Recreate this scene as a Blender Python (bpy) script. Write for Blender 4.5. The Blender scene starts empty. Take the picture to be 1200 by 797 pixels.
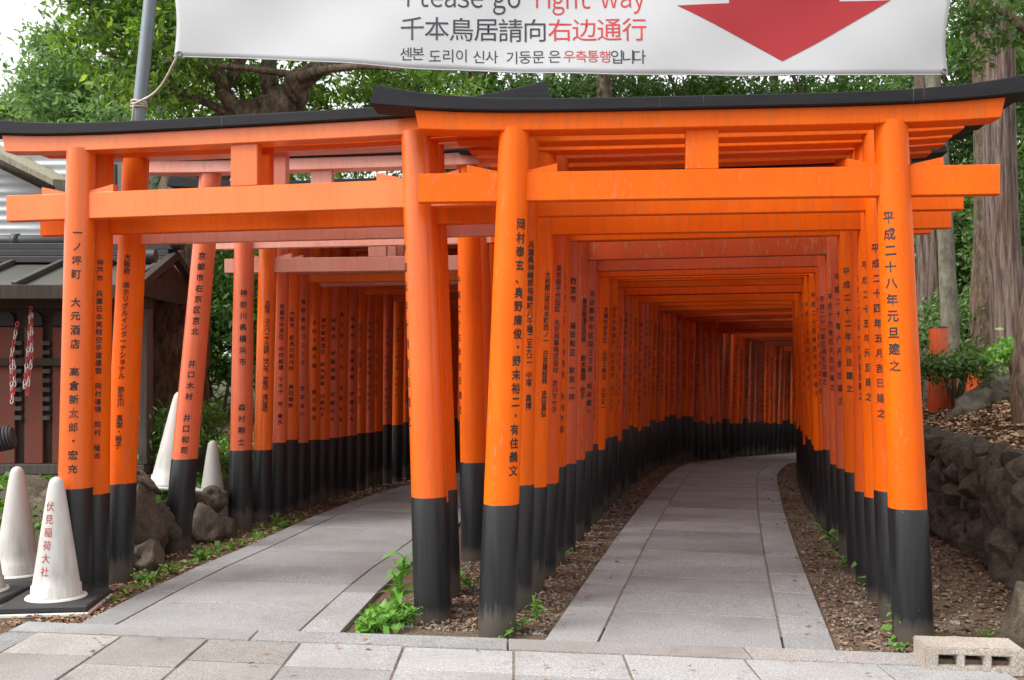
import bpy, bmesh, math, random
import numpy as np
from mathutils import Vector, Matrix, noise as mnoise

rnd = random.Random(7)
rs = np.random.RandomState(7)
S = bpy.context.scene
COL = S.collection

# ------------------------------------------------------------------ camera, world, sun, exposure
FPX, EYE, HY = 1167.0, 1.35, 440.0          # focal length in px (of 1200), eye height, horizon row
cam_d = bpy.data.cameras.new('camera')
cam = bpy.data.objects.new('camera', cam_d); COL.objects.link(cam)
cam.location = (0, 0, EYE); cam.rotation_euler = (math.pi/2, 0, 0)
cam_d.sensor_width = 36.0; cam_d.lens = 36.0*FPX/1200.0
cam_d.shift_y = (HY-398.5)/1200.0
cam_d.clip_start = 0.05; cam_d.clip_end = 2000
S.camera = cam

SUN_EL, SUN_AZ = math.radians(48), math.radians(-112)   # azimuth from +Y, clockwise: behind left
w = bpy.data.worlds.new("World"); S.world = w; w.use_nodes = True
nt = w.node_tree; nt.nodes.clear()
sky = nt.nodes.new('ShaderNodeTexSky'); sky.sky_type = 'NISHITA'; sky.sun_disc = False
sky.sun_elevation = SUN_EL; sky.sun_rotation = SUN_AZ
sky.air_density = 1.0; sky.dust_density = 8.0
hs = nt.nodes.new('ShaderNodeHueSaturation'); hs.inputs['Saturation'].default_value = 0.2
bg = nt.nodes.new('ShaderNodeBackground'); bg.inputs['Strength'].default_value = 0.13
wo = nt.nodes.new('ShaderNodeOutputWorld')
nt.links.new(sky.outputs[0], hs.inputs['Color']); cl = nt.nodes.new('ShaderNodeMix'); cl.data_type = 'RGBA'; cl.inputs[0].default_value = 0.6   # thin bright overcast
cl.inputs[7].default_value = (7.2, 7.25, 7.3, 1)
nt.links.new(hs.outputs[0], cl.inputs[6]); nt.links.new(cl.outputs[2], bg.inputs['Color'])
nt.links.new(bg.outputs[0], wo.inputs['Surface'])
sun_d = bpy.data.lights.new('sun', 'SUN'); sun_d.energy = 1.3; sun_d.angle = math.radians(25)
sun_d.color = (1.0, 0.96, 0.9)
sun = bpy.data.objects.new('sun', sun_d); COL.objects.link(sun)
sdir = Vector((math.sin(SUN_AZ)*math.cos(SUN_EL), math.cos(SUN_AZ)*math.cos(SUN_EL), math.sin(SUN_EL)))
sun.rotation_euler = sdir.to_track_quat('Z', 'Y').to_euler()
S.view_settings.view_transform = 'Standard'; S.view_settings.look = 'None'
S.view_settings.gamma = 1.0; S.view_settings.exposure = 0.95
try:
    S.cycles.max_bounces = 8; S.cycles.diffuse_bounces = 5; S.cycles.transparent_max_bounces = 8
except Exception: pass

# ------------------------------------------------------------------ placing helpers
def ground_z(x, y):
    return -0.055*max(0.0, y-15.0) if y < 32 else -0.935
def at(px, py, Y):
    return Vector(((px-600)*Y/FPX, Y, EYE-(py-HY)*Y/FPX))
def on_ground(px, py):
    Y = FPX*EYE/(py-HY)
    for _ in range(30):
        Y = 0.5*Y+0.5*(EYE-ground_z(0, Y))*FPX/(py-HY)
    return Vector(((px-600)*Y/FPX, Y, ground_z(0, Y)))

# ------------------------------------------------------------------ object helpers
def tag(o, label=None, cat=None, group=None, kind=None):
    if label: o['label'] = label
    if cat: o['category'] = cat
    if group: o['group'] = group
    if kind: o['kind'] = kind
    return o
def empty(name, loc=(0, 0, 0), rz=0.0, label=None, cat=None, group=None, parent=None):
    o = bpy.data.objects.new(name, None); COL.objects.link(o)
    o.location = loc; o.rotation_euler = (0, 0, rz); o.empty_display_size = 0.1
    if parent: o.parent = parent
    return tag(o, label, cat, group)
def link(name, me, mat=None, parent=None, smooth=False, loc=None, rot=None, scl=None):
    if mat is not None and not me.materials: me.materials.append(mat)
    if smooth and me.polygons:
        me.polygons.foreach_set('use_smooth', [True]*len(me.polygons))
    o = bpy.data.objects.new(name, me); COL.objects.link(o)
    if parent: o.parent = parent
    if loc is not None: o.location = loc
    if rot is not None: o.rotation_euler = rot
    if scl is not None: o.scale = scl
    return o
def mesh_pd(name, v, f):
    me = bpy.data.meshes.new(name); me.from_pydata([tuple(p) for p in v], [], f); me.update(); return me
def mesh_np(name, v, f):
    """v (n,3), f (m,k) constant k"""
    v = np.asarray(v, np.float32); f = np.asarray(f, np.int32); k = f.shape[1]
    me = bpy.data.meshes.new(name)
    me.vertices.add(len(v)); me.vertices.foreach_set('co', v.ravel())
    me.loops.add(f.size); me.loops.foreach_set('vertex_index', f.ravel())
    me.polygons.add(len(f)); me.polygons.foreach_set('loop_start', np.arange(0, f.size, k, dtype=np.int32))
    me.update(calc_edges=True); return me

class MB:
    def __init__(s): s.v = []; s.f = []
    def add(s, v, f):
        n = len(s.v); s.v += [tuple(p) for p in v]; s.f += [tuple(i+n for i in q) for q in f]
    def box(s, x0, x1, y0, y1, z0, z1, c=0.0, M=None):
        if c <= 0:
            v = [(x, y, z) for x in (x0, x1) for y in (y0, y1) for z in (z0, z1)]
            f = [(0, 1, 3, 2), (4, 6, 7, 5), (0, 4, 5, 1), (2, 3, 7, 6), (0, 2, 6, 4), (1, 5, 7, 3)]
        else:
            bm = bmesh.new(); bmesh.ops.create_cube(bm, size=1)
            for q in bm.verts:
                q.co = ((x0+x1)/2+q.co.x*(x1-x0), (y0+y1)/2+q.co.y*(y1-y0), (z0+z1)/2+q.co.z*(z1-z0))
            bmesh.ops.bevel(bm, geom=bm.edges[:], offset=c, segments=1, affect='EDGES')
            bm.verts.ensure_lookup_table()
            v = [q.co.copy() for q in bm.verts]; f = [[q.index for q in p.verts] for p in bm.faces]; bm.free()
        if M is not None: v = [M @ Vector(p) for p in v]
        s.add(v, f)
    def tube(s, pts, radii, n=12, cap=True, flute=None):
        pts = [Vector(p) for p in pts]; rings = []
        T0 = None
        for i, p in enumerate(pts):
            t = (pts[min(i+1, len(pts)-1)]-pts[max(i-1, 0)]).normalized()
            if T0 is None:
                a = t.orthogonal().normalized()
            else:
                a = (a-t*a.dot(t)).normalized()
            T0 = t; b = t.cross(a)
            r = radii[i] if hasattr(radii, '__len__') else radii
            ring = []
            for k in range(n):
                th = 2*math.pi*k/n
                rr = r*(flute(th, i) if flute else 1)
                ring.append(p+(a*math.cos(th)+b*math.sin(th))*rr)
            rings.append(ring)
        v = [q for r in rings for q in r]; f = []
        for i in range(len(rings)-1):
            for k in range(n):
                k2 = (k+1) % n
                f.append((i*n+k, i*n+k2, (i+1)*n+k2, (i+1)*n+k))
        if cap:
            f.append(tuple(reversed(range(n)))); f.append(tuple((len(rings)-1)*n+k for k in range(n)))
        s.add(v, f)
    def lathe(s, prof, n=32, c=(0, 0, 0)):
        v = []; f = []
        for r, z in prof:
            for k in range(n):
                th = 2*math.pi*k/n; v.append((c[0]+r*math.cos(th), c[1]+r*math.sin(th), c[2]+z))
        m = len(prof)
        for i in range(m-1):
            for k in range(n):
                k2 = (k+1) % n; f.append((i*n+k, i*n+k2, (i+1)*n+k2, (i+1)*n+k))
        f.append(tuple(reversed(range(n)))); f.append(tuple((m-1)*n+k for k in range(n)))
        s.add(v, f)
    def mesh(s, name): return mesh_pd(name, s.v, s.f)
    def build(s, name, mat, parent=None, smooth=False, loc=None, rot=None):
        return link(name, s.mesh(name), mat, parent, smooth, loc, rot)
def autosmooth(o, ang=40):
    me = o.data
    bm = bmesh.new(); bm.from_mesh(me)
    for e in bm.edges:
        if len(e.link_faces) == 2 and e.calc_face_angle(0) > math.radians(ang): e.smooth = False
    for f in bm.faces: f.smooth = True
    bm.to_mesh(me); bm.free(); return o

# ------------------------------------------------------------------ materials
class NT:
    def __init__(s, name):
        s.m = bpy.data.materials.new(name); s.m.use_nodes = True; s.t = s.m.node_tree; s.t.nodes.clear()
        s.out = s.n('ShaderNodeOutputMaterial'); s.b = s.n('ShaderNodeBsdfPrincipled')
        s.t.links.new(s.b.outputs[0], s.out.inputs[0])
    def n(s, typ, **kw):
        q = s.t.nodes.new(typ)
        for k, v in kw.items(): setattr(q, k, v)
        return q
    def l(s, a, b): s.t.links.new(a, b)
    def tc(s, kind='Object'):
        if not hasattr(s, '_tc'): s._tc = s.n('ShaderNodeTexCoord')
        return s._tc.outputs[kind]
    def map(s, scale, kind='Object', rand=True):
        mp = s.n('ShaderNodeMapping'); mp.inputs['Scale'].default_value = scale
        s.l(s.tc(kind), mp.inputs['Vector'])
        if rand:
            oi = s.n('ShaderNodeObjectInfo'); mu = s.n('ShaderNodeMath', operation='MULTIPLY'); mu.inputs[1].default_value = 37.0
            s.l(oi.outputs['Random'], mu.inputs[0]); s.l(mu.outputs[0], mp.inputs['Location'])
        return mp.outputs[0]
    def noise(s, vec, scale, detail=4, rough=0.6):
        q = s.n('ShaderNodeTexNoise'); q.inputs['Scale'].default_value = scale
        q.inputs['Detail'].default_value = detail; q.inputs['Roughness'].default_value = rough
        s.l(vec, q.inputs['Vector']); return q.outputs['Fac']
    def vor(s, vec, scale, feature='F1'):
        q = s.n('ShaderNodeTexVoronoi'); q.feature = feature; q.inputs['Scale'].default_value = scale
        s.l(vec, q.inputs['Vector']); return q
    def ramp(s, fac, stops):
        q = s.n('ShaderNodeValToRGB'); e = q.color_ramp.elements
        while len(e) < len(stops): e.new(0.5)
        for i, (p, c) in enumerate(stops):
            e[i].position = p; e[i].color = (c, c, c, 1) if not hasattr(c, '__len__') else (*c, 1)
        s.l(fac, q.inputs[0]); return q.outputs[0]
    def mix(s, fac, a, b, mode='MIX'):
        q = s.n('ShaderNodeMix', data_type='RGBA', blend_type=mode)
        for sock, v in ((q.inputs[0], fac), (q.inputs[6], a), (q.inputs[7], b)):
            if isinstance(v, bpy.types.NodeSocket): s.l(v, sock)
            elif hasattr(v, '__len__'): sock.default_value = (*v, 1)
            else: sock.default_value = v
        return q.outputs[2]
    def math(s, op, a, b=0.0, clamp=False):
        q = s.n('ShaderNodeMath', operation=op, use_clamp=clamp)
        for sock, v in ((q.inputs[0], a), (q.inputs[1], b)):
            if isinstance(v, bpy.types.NodeSocket): s.l(v, sock)
            else: sock.default_value = v
        return q.outputs[0]
    def rand(s): return s.n('ShaderNodeObjectInfo').outputs['Random']
    def bump(s, h, strength=0.3, dist=0.01):
        q = s.n('ShaderNodeBump'); q.inputs['Strength'].default_value = strength; q.inputs['Distance'].default_value = dist
        s.l(h, q.inputs['Height']); s.l(q.outputs[0], s.b.inputs['Normal'])
    def set(s, **kw):
        for k, v in kw.items():
            k = k.replace('_', ' ')
            if isinstance(v, bpy.types.NodeSocket): s.l(v, s.b.inputs[k])
            elif hasattr(v, '__len__'): s.b.inputs[k].default_value = (*v, 1)
            else: s.b.inputs[k].default_value = v
        return s

def paint(name, c1, c2, wear, rough=0.34, streak=0.5, worn=(0.52, 0.2, 0.09), coat=0.1):
    m = NT(name)
    st = m.noise(m.map((14, 14, 1.2)), 2.2, 5, 0.6)           # vertical streaks
    bl = m.noise(m.map((1, 1, 0.6)), 3.0, 4)
    fine = m.noise(m.map((60, 60, 5)), 3.0, 3)
    c = m.mix(m.ramp(bl, [(0.3, 0.0), (0.75, 1.0)]), c1, c2)
    c = m.mix(m.math('MULTIPLY', m.ramp(st, [(0.45, 0.0), (0.75, 1.0)]), streak), c, tuple(x*0.62 for x in c1))
    chips = m.ramp(m.math('MULTIPLY', st, m.noise(m.map((9, 9, 3)), 5, 5, 0.7)), [(0.36-wear*0.1, 0.0), (0.42-wear*0.1, 1.0)])
    c = m.mix(m.math('MULTIPLY', chips, wear), c, worn)
    crk = m.noise(m.map((55, 55, 1.1)), 2.0, 6, 0.7)             # hairline cracks along the grain
    c = m.mix(m.ramp(crk, [(0.655, 0.0), (0.70, 0.55 if wear > 0.4 else 0.35)]), c, tuple(x*0.3 for x in c1))
    dst = m.noise(m.map((3, 3, 2)), 4, 6, 0.7)
    c = m.mix(m.ramp(dst, [(0.56, 0.0), (0.78, 0.30)]), c, (0.45, 0.17, 0.08))
    hv = m.n('ShaderNodeHueSaturation'); m.l(c, hv.inputs['Color'])
    m.l(m.math('ADD', m.math('MULTIPLY', m.rand(), 0.22), 0.89), hv.inputs['Value'])
    m.set(Base_Color=hv.outputs[0], Roughness=m.ramp(fine, [(0.3, rough-0.05), (0.8, rough+0.14)]))
    m.b.inputs['Coat Weight'].default_value = coat; m.b.inputs['Specular IOR Level'].default_value = 0.2 if coat < 0.1 else 0.35
    m.b.inputs['Coat Roughness'].default_value = 0.28
    m.bump(m.math('ADD', m.math('MULTIPLY', st, 0.6), m.math('MULTIPLY', fine, 0.4)), 0.18, 0.004)
    return m.m
PAINT = {
    'orange': paint('paint_fresh_orange', (0.86, 0.142, 0.001), (0.80, 0.11, 0.001), 0.42, 0.45, 0.5, coat=0.03),
    'red': paint('paint_vermilion', (0.83, 0.115, 0.005), (0.78, 0.09, 0.004), 0.45, 0.42),
    'faded': paint('paint_faded_vermilion', (0.68, 0.12, 0.045), (0.58, 0.085, 0.03), 0.7, 0.42, 0.7, coat=0.15),
    'dull': paint('paint_dull_brownish_vermilion', (0.70, 0.10, 0.02), (0.52, 0.075, 0.022), 0.8, 0.45, 0.8),
    'dim': paint('paint_shaded_vermilion', (0.40, 0.06, 0.018), (0.30, 0.048, 0.018), 0.8, 0.5, 0.9),  # deep tunnel shade put into the paint colour
    'sunny': paint('paint_glossy_orange', (0.84, 0.145, 0.006), (0.80, 0.12, 0.006), 0.38, 0.3, 0.5, coat=0.7),
    'bleached': paint('paint_sky_glare_orange', (0.85, 0.19, 0.035), (0.84, 0.15, 0.01), 0.3, 0.3, 0.5, coat=0.8),  # pale sky reflection on the beam fronts mixed into the base colour
    'salmon': paint('paint_salmon', (0.76, 0.155, 0.06), (0.70, 0.12, 0.04), 0.35, 0.32, 0.5, coat=0.7),
    'pink': paint('paint_sky_glare_pink', (0.80, 0.38, 0.30), (0.76, 0.28, 0.19), 0.3, 0.34, 0.4, coat=0.8),  # sky glare on the left tunnel's beams painted in as pink
}
def m_black():
    m = NT('paint_black')
    sep = m.n('ShaderNodeSeparateXYZ'); m.l(m.tc('Object'), sep.inputs[0])
    st = m.noise(m.map((20, 20, 1.0)), 2.5, 5)
    hn = m.noise(m.map((22, 22, 2.2)), 2.5, 5); low = m.ramp(m.math('ADD', sep.outputs['Z'], m.math('MULTIPLY', hn, m.math('MULTIPLY', m.rand(), -0.3))), [(0.0, 1.0), (0.07, 0.0)])
    c = m.mix(m.ramp(st, [(0.35, 0.0), (0.8, 1.0)]), (0.005, 0.006, 0.008), (0.014, 0.014, 0.016))
    c = m.mix(m.math('MULTIPLY', low, 0.6), c, (0.12, 0.10, 0.08))
    sp = m.vor(m.map((1, 1, 0.4)), 26); d = m.ramp(sp.outputs['Distance'], [(0.02, 1.0), (0.05, 0.0)])
    c = m.mix(m.math('MULTIPLY', d, 0.5), c, (0.35, 0.34, 0.32))
    m.set(Base_Color=c, Roughness=m.ramp(st, [(0.3, 0.32), (0.8, 0.6)])); m.bump(st, 0.2, 0.004); return m.m
BLACK = m_black()
def m_cap():
    m = NT('roof_beam_black')
    n1 = m.noise(m.map((1.5, 12, 12)), 3, 5)
    c = m.mix(n1, (0.006, 0.007, 0.010), (0.024, 0.024, 0.028))
    c = m.mix(m.ramp(m.noise(m.map((40, 3, 1)), 1.0, 3), [(0.7, 0.0), (0.78, 0.5)]), c, (0.4, 0.4, 0.4))
    m.set(Base_Color=c, Roughness=0.65); m.b.inputs['Specular IOR Level'].default_value = 0.25; m.bump(n1, 0.2, 0.004); return m.m
CAP = m_cap()
def plain(name, col, rough=0.6, var=0.2, scale=8, bump=0.15, metal=0.0):
    m = NT(name); n1 = m.noise(m.map((1, 1, 1)), scale, 5)
    c = m.mix(n1, tuple(x*(1-var) for x in col), tuple(min(1, x*(1+var)) for x in col))
    m.set(Base_Color=c, Roughness=rough, Metallic=metal); m.bump(n1, bump, 0.004); return m.m
def m_ink():
    m = NT('brushed_ink'); n1 = m.noise(m.map((60, 60, 60)), 1.5, 5, 0.7); n2 = m.noise(m.map((7, 7, 3)), 1.5, 3)
    f = m.ramp(m.math('ADD', m.math('MULTIPLY', n1, 0.6), m.math('MULTIPLY', n2, 0.5)), [(0.57, 0.0), (0.66, 0.75)])
    m.set(Base_Color=m.mix(f, (0.012, 0.010, 0.011), (0.32, 0.06, 0.015)), Roughness=0.55); return m.m
INK = m_ink()
def m_granite(name, base, pink=0.0):
    m = NT(name); v = m.map((1, 1, 1))
    sp = m.noise(v, 150, 2, 0.8); sp2 = m.noise(v, 60, 3, 0.7); big = m.noise(v, 1.7, 5)
    lo = tuple(x*0.25 for x in base); hi = tuple(min(1, x*1.45) for x in base)
    c = m.mix(m.ramp(sp, [(0.38, 0.0), (0.62, 1.0)]), lo, hi)
    c = m.mix(0.3, c, base)
    c = m.mix(m.ramp(sp2, [(0.35, 0.35), (0.6, 0.0)]), c, tuple(x*0.5 for x in base))
    c = m.mix(m.math('MULTIPLY', m.ramp(big, [(0.45, 0.0), (0.68, 1.0)]), 0.6), c, (base[0]*0.55, base[1]*0.52, base[2]*0.48))
    wet = m.noise(m.map((1, 1, 1), rand=False), 6, 6, 0.75)
    c = m.mix(m.ramp(wet, [(0.56, 0.0), (0.66, 0.4)]), c, tuple(x*0.45 for x in base))
    stn = m.vor(m.map((1, 1, 1)), 2.3); sd = m.math('ADD', stn.outputs['Distance'], m.math('MULTIPLY', sp2, 0.05))
    c = m.mix(m.ramp(sd, [(0.045, 0.35), (0.075, 0.0)]), c, tuple(x*0.3 for x in base))
    hv = m.n('ShaderNodeHueSaturation'); m.l(c, hv.inputs['Color'])
    m.l(m.math('ADD', m.math('MULTIPLY', m.rand(), 0.34), 0.83), hv.inputs['Value'])
    m.set(Base_Color=hv.outputs[0], Roughness=0.82); m.bump(m.math('ADD', sp2, m.math('MULTIPLY', sp, 0.6)), 0.4, 0.003); return m.m
GRAN = m_granite('granite_grey', (0.335, 0.345, 0.35))
GRANL = m_granite('granite_pale', (0.40, 0.405, 0.405))
GRANP = m_granite('granite_pinkish', (0.375, 0.36, 0.345))
def m_dirt(name, a, b, c3):
    m = NT(name); v = m.map((1, 1, 1), rand=False)
    n1 = m.noise(v, 1.4, 8, 0.65); n2 = m.noise(v, 35, 5, 0.7); vo = m.vor(v, 55)
    c = m.mix(m.ramp(n1, [(0.35, 0.0), (0.65, 1.0)]), a, b)
    c = m.mix(m.ramp(n2, [(0.45, 0.0), (0.7, 0.8)]), c, c3)
    cr = m.mix(0.25, c, vo.outputs['Color'], 'MULTIPLY')
    m.set(Base_Color=cr, Roughness=0.95)
    m.bump(m.math('ADD', n2, m.math('MULTIPLY', vo.outputs['Distance'], 0.7)), 0.9, 0.02); return m.m
DIRT = m_dirt('dirt', (0.13, 0.085, 0.055), (0.25, 0.18, 0.12), (0.07, 0.045, 0.03))
LITTERG = m_dirt('leafy_soil', (0.17, 0.11, 0.07), (0.30, 0.22, 0.15), (0.08, 0.05, 0.035))
def m_leaf(name, cols, trans=0.35, rough=0.45):
    m = NT(name); g = m.n('ShaderNodeNewGeometry')
    c = m.ramp(g.outputs['Random Per Island'], [(i/(len(cols)-1), q) for i, q in enumerate(cols)])
    m.set(Base_Color=c, Roughness=rough)
    tr = m.n('ShaderNodeBsdfTranslucent'); br = m.mix(1.0, c, (1.6, 1.7, 0.8), 'MULTIPLY'); m.l(br, tr.inputs[0])
    mx = m.n('ShaderNodeMixShader'); mx.inputs[0].default_value = trans
    m.l(m.b.outputs[0], mx.inputs[1]); m.l(tr.outputs[0], mx.inputs[2]); m.l(mx.outputs[0], m.out.inputs[0]); return m.m
LEAF_D = m_leaf('leaf_evergreen', [(0.035, 0.075, 0.022), (0.06, 0.13, 0.03), (0.10, 0.19, 0.04), (0.05, 0.10, 0.04), (0.13, 0.24, 0.06)])
LEAF_M = m_leaf('leaf_mid_green', [(0.05, 0.11, 0.025), (0.09, 0.19, 0.035), (0.15, 0.28, 0.06), (0.06, 0.15, 0.05), (0.19, 0.32, 0.08)])
LEAF_F = m_leaf('leaf_far_soft', [(0.07, 0.14, 0.05), (0.12, 0.22, 0.07), (0.20, 0.32, 0.12), (0.09, 0.18, 0.07), (0.24, 0.36, 0.15)])
LEAF_E = m_leaf('leaf_glossy_evergreen', [(0.04, 0.09, 0.02), (0.10, 0.19, 0.035), (0.17, 0.29, 0.05), (0.07, 0.14, 0.035), (0.33, 0.43, 0.09)], 0.5, 0.3)
LEAF_W = m_leaf('leaf_weed', [(0.10, 0.25, 0.03), (0.17, 0.38, 0.05), (0.13, 0.30, 0.05), (0.22, 0.42, 0.07)], 0.3)
LEAF_FERN = m_leaf('leaf_fern', [(0.08, 0.19, 0.03), (0.12, 0.27, 0.05), (0.17, 0.33, 0.07)], 0.3)
LEAF_SOIL = m_leaf('leaf_fallen_dark', [(0.11, 0.07, 0.045), (0.24, 0.165, 0.11), (0.16, 0.10, 0.06), (0.36, 0.27, 0.20), (0.08, 0.05, 0.035), (0.30, 0.14, 0.06)], 0.05, 0.85)
LEAF_DEAD = m_leaf('leaf_fallen', [(0.16, 0.09, 0.05), (0.33, 0.22, 0.14), (0.22, 0.12, 0.07), (0.42, 0.31, 0.22), (0.12, 0.07, 0.045), (0.36, 0.16, 0.06), (0.48, 0.38, 0.30)], 0.05, 0.8)
def m_bark(name, a, b, sx=9, sz=1.0, bump=0.8):
    m = NT(name); v = m.map((sx, sx, sz)); n1 = m.noise(v, 2.2, 8, 0.72); n2 = m.noise(m.map((1, 1, 1)), 1.5, 4)
    c = m.mix(m.ramp(n1, [(0.40, 0.0), (0.60, 1.0)]), a, b)
    n3 = m.noise(m.map((sx*.35, sx*.35, sz*.6)), 1.6, 3)
    c = m.mix(m.ramp(n3, [(0.55, 0.0), (0.66, 0.35)]), c, (b[0]*.8, b[1]*.5, b[2]*.38))
    c = m.mix(m.ramp(n2, [(0.5, 0.0), (0.75, 0.35)]), c, (0.10, 0.13, 0.05))
    m.set(Base_Color=c, Roughness=0.9); m.bump(n1, bump, 0.03); return m.m
BARK_CEDAR = m_bark('bark_cedar', (0.06, 0.036, 0.028), (0.25, 0.185, 0.16), 11, 0.7, 1.0)
BARK_DARK = m_bark('bark_dark', (0.06, 0.042, 0.03), (0.25, 0.18, 0.13), 9, 2.5)
BARK_GREY = m_bark('bark_grey', (0.11, 0.105, 0.075), (0.23, 0.22, 0.165), 5, 2.5, 0.4)
BARK_PALE = m_bark('bark_pale', (0.20, 0.18, 0.13), (0.38, 0.34, 0.27), 5, 2.0, 0.4)
def m_rock(name, a, b, moss):
    m = NT(name); v = m.map((1, 1, 1)); n1 = m.noise(v, 4, 8, 0.65); n2 = m.noise(v, 18, 6, 0.7)
    c = m.mix(m.ramp(n1, [(0.35, 0.0), (0.68, 1.0)]), a, b)
    c = m.mix(m.ramp(n2, [(0.4, 0.5), (0.6, 0.0)]), c, tuple(x*0.45 for x in a))
    c = m.mix(m.ramp(m.noise(v, 2.6, 5), [(0.52, 0.0), (0.7, moss)]), c, (0.12, 0.14, 0.05))
    hv = m.n('ShaderNodeHueSaturation'); m.l(c, hv.inputs['Color']); m.l(m.math('ADD', m.math('MULTIPLY', m.rand(), 0.5), 0.72), hv.inputs['Value'])
    m.set(Base_Color=hv.outputs[0], Roughness=0.9); m.bump(m.math('ADD', n1, n2), 0.9, 0.03); return m.m
ROCK = m_rock('rock_brown', (0.09, 0.07, 0.05), (0.23, 0.185, 0.14), 0.3)
ROCKD = m_rock('rock_wall', (0.05, 0.04, 0.03), (0.15, 0.12, 0.09), 0.35)
def m_cloth():
    m = NT('banner_cloth'); v = m.map((1, 1, 1), rand=False)
    wv = m.noise(m.map((400, 1, 400), rand=False), 1.5, 2)
    m.set(Base_Color=m.mix(m.noise(v, 2.0, 4), (0.58, 0.60, 0.625), (0.64, 0.655, 0.675)), Roughness=0.65)
    m.bump(wv, 0.15, 0.002)
    tr = m.n('ShaderNodeBsdfTranslucent'); tr.inputs[0].default_value = (0.75, 0.76, 0.78, 1)
    mx = m.n('ShaderNodeMixShader'); mx.inputs[0].default_value = 0.15
    m.l(m.b.outputs[0], mx.inputs[1]); m.l(tr.outputs[0], mx.inputs[2]); m.l(mx.outputs[0], m.out.inputs[0]); return m.m
CLOTH = m_cloth()
RED_PRINT = plain('red_print', (0.36, 0.014, 0.02), 0.6, 0.06, 3, 0.05)
RED_TEXT = plain('red_lettering', (0.50, 0.04, 0.04), 0.6, 0.05, 3, 0.0)
BLK_TEXT = plain('black_lettering', (0.03, 0.03, 0.045), 0.6, 0.1, 3, 0.0)
STEEL = plain('galvanised_steel', (0.20, 0.235, 0.26), 0.5, 0.15, 12, 0.05, 0.5)
ROPE = plain('rope', (0.55, 0.5, 0.42), 0.9, 0.2, 60, 0.5)
def m_cone():
    m = NT('cone_plastic'); v = m.map((1, 1, 1)); n1 = m.noise(v, 3, 5); n2 = m.noise(m.map((6, 6, 1)), 4, 5)
    sep = m.n('ShaderNodeSeparateXYZ'); m.l(m.tc('Object'), sep.inputs[0])
    c = m.mix(n1, (0.50, 0.50, 0.48), (0.60, 0.60, 0.585))
    g = m.math('MULTIPLY', m.ramp(n2, [(0.4, 0.0), (0.75, 0.8)]), m.ramp(sep.outputs['Z'], [(0.0, 1.0), (0.6, 0.25)]))
    c = m.mix(g, c, (0.30, 0.275, 0.22)); m.set(Base_Color=c, Roughness=0.5); m.bump(n1, 0.08, 0.004); return m.m
CONE = m_cone()
RUBBER = plain('rubber', (0.035, 0.035, 0.037), 0.75, 0.4, 14, 0.3)
WHITEP = plain('white_plastic', (0.7, 0.69, 0.64), 0.5, 0.1, 9)
def m_wood(name, a, b, axis='z'):
    m = NT(name); v = m.map((14, 14, 1) if axis == 'z' else (1, 14, 14)); n1 = m.noise(v, 3, 6)
    m.set(Base_Color=m.mix(m.ramp(n1, [(0.3, 0.0), (0.7, 1.0)]), a, b), Roughness=0.8); m.bump(n1, 0.35, 0.006); return m.m
WOODD = m_wood('dark_wood', (0.022, 0.014, 0.010), (0.058, 0.038, 0.028))
WOODG = m_wood('grey_wood', (0.045, 0.038, 0.032), (0.11, 0.095, 0.08))
WOODR = m_wood('worn_red_boards', (0.22, 0.035, 0.022), (0.13, 0.065, 0.045))
ROOFG = plain('copper_roof_sheet', (0.065, 0.062, 0.052), 0.6, 0.4, 4, 0.2)
TILE = plain('roof_tile', (0.03, 0.03, 0.032), 0.5, 0.5, 9, 0.3)
CORR = plain('corrugated_white_sheet', (0.62, 0.66, 0.71), 0.45, 0.1, 3, 0.05)
THATCH = m_wood('bark_roof', (0.22, 0.19, 0.14), (0.42, 0.38, 0.28))
CONC = m_granite('concrete_block', (0.43, 0.385, 0.335))
CHAINR = plain('chain_red', (0.6, 0.09, 0.09), 0.5)
CHAINW = plain('chain_white', (0.75, 0.7, 0.68), 0.5)

# ------------------------------------------------------------------ glyphs (bundled font) as bent geometry
_gc = {}
_tob = None
def glyph(ch, res=2, cuts=8, off=0.012):
    key = (ch, res, cuts, off)
    if key in _gc: return _gc[key]
    cu = bpy.data.curves.new('t', 'FONT'); cu.body = ch; cu.size = 1.0; cu.resolution_u = res; cu.offset = off
    cu.fill_mode = 'FRONT'
    o = bpy.data.objects.new('t', cu); COL.objects.link(o)
    dg = bpy.context.evaluated_depsgraph_get(); me = o.evaluated_get(dg).to_mesh()
    bm = bmesh.new(); bm.from_mesh(me); o.evaluated_get(dg).to_mesh_clear()
    bpy.data.objects.remove(o); bpy.data.curves.remove(cu)
    bmesh.ops.remove_doubles(bm, verts=bm.verts[:], dist=1e-5)
    adv = max([v.co.x for v in bm.verts], default=0.5)
    for k in range(1, cuts):
        bmesh.ops.bisect_plane(bm, geom=bm.verts[:]+bm.edges[:]+bm.faces[:], plane_co=(k/cuts, 0, 0), plane_no=(1, 0, 0))
    bmesh.ops.triangulate(bm, faces=bm.faces[:])
    bm.verts.ensure_lookup_table()
    v = np.array([q.co[:2] for q in bm.verts], np.float32).reshape(-1, 2)
    f = np.array([[q.index for q in p.verts] for p in bm.faces], np.int32).reshape(-1, 3)
    bm.free(); _gc[key] = (v, f, adv); return _gc[key]
def center_glyph(ch, **kw):
    v, f, a = glyph(ch, **kw); v = v.copy()
    if len(v) == 0: return v, f
    ideo = ord(ch) > 0x2000
    if ideo and ch not in 'ノ・、一二':
        c = (v.min(0)+v.max(0))/2
        return v-c, f
    return v-np.array([0.46, 0.36], np.float32), f

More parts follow.
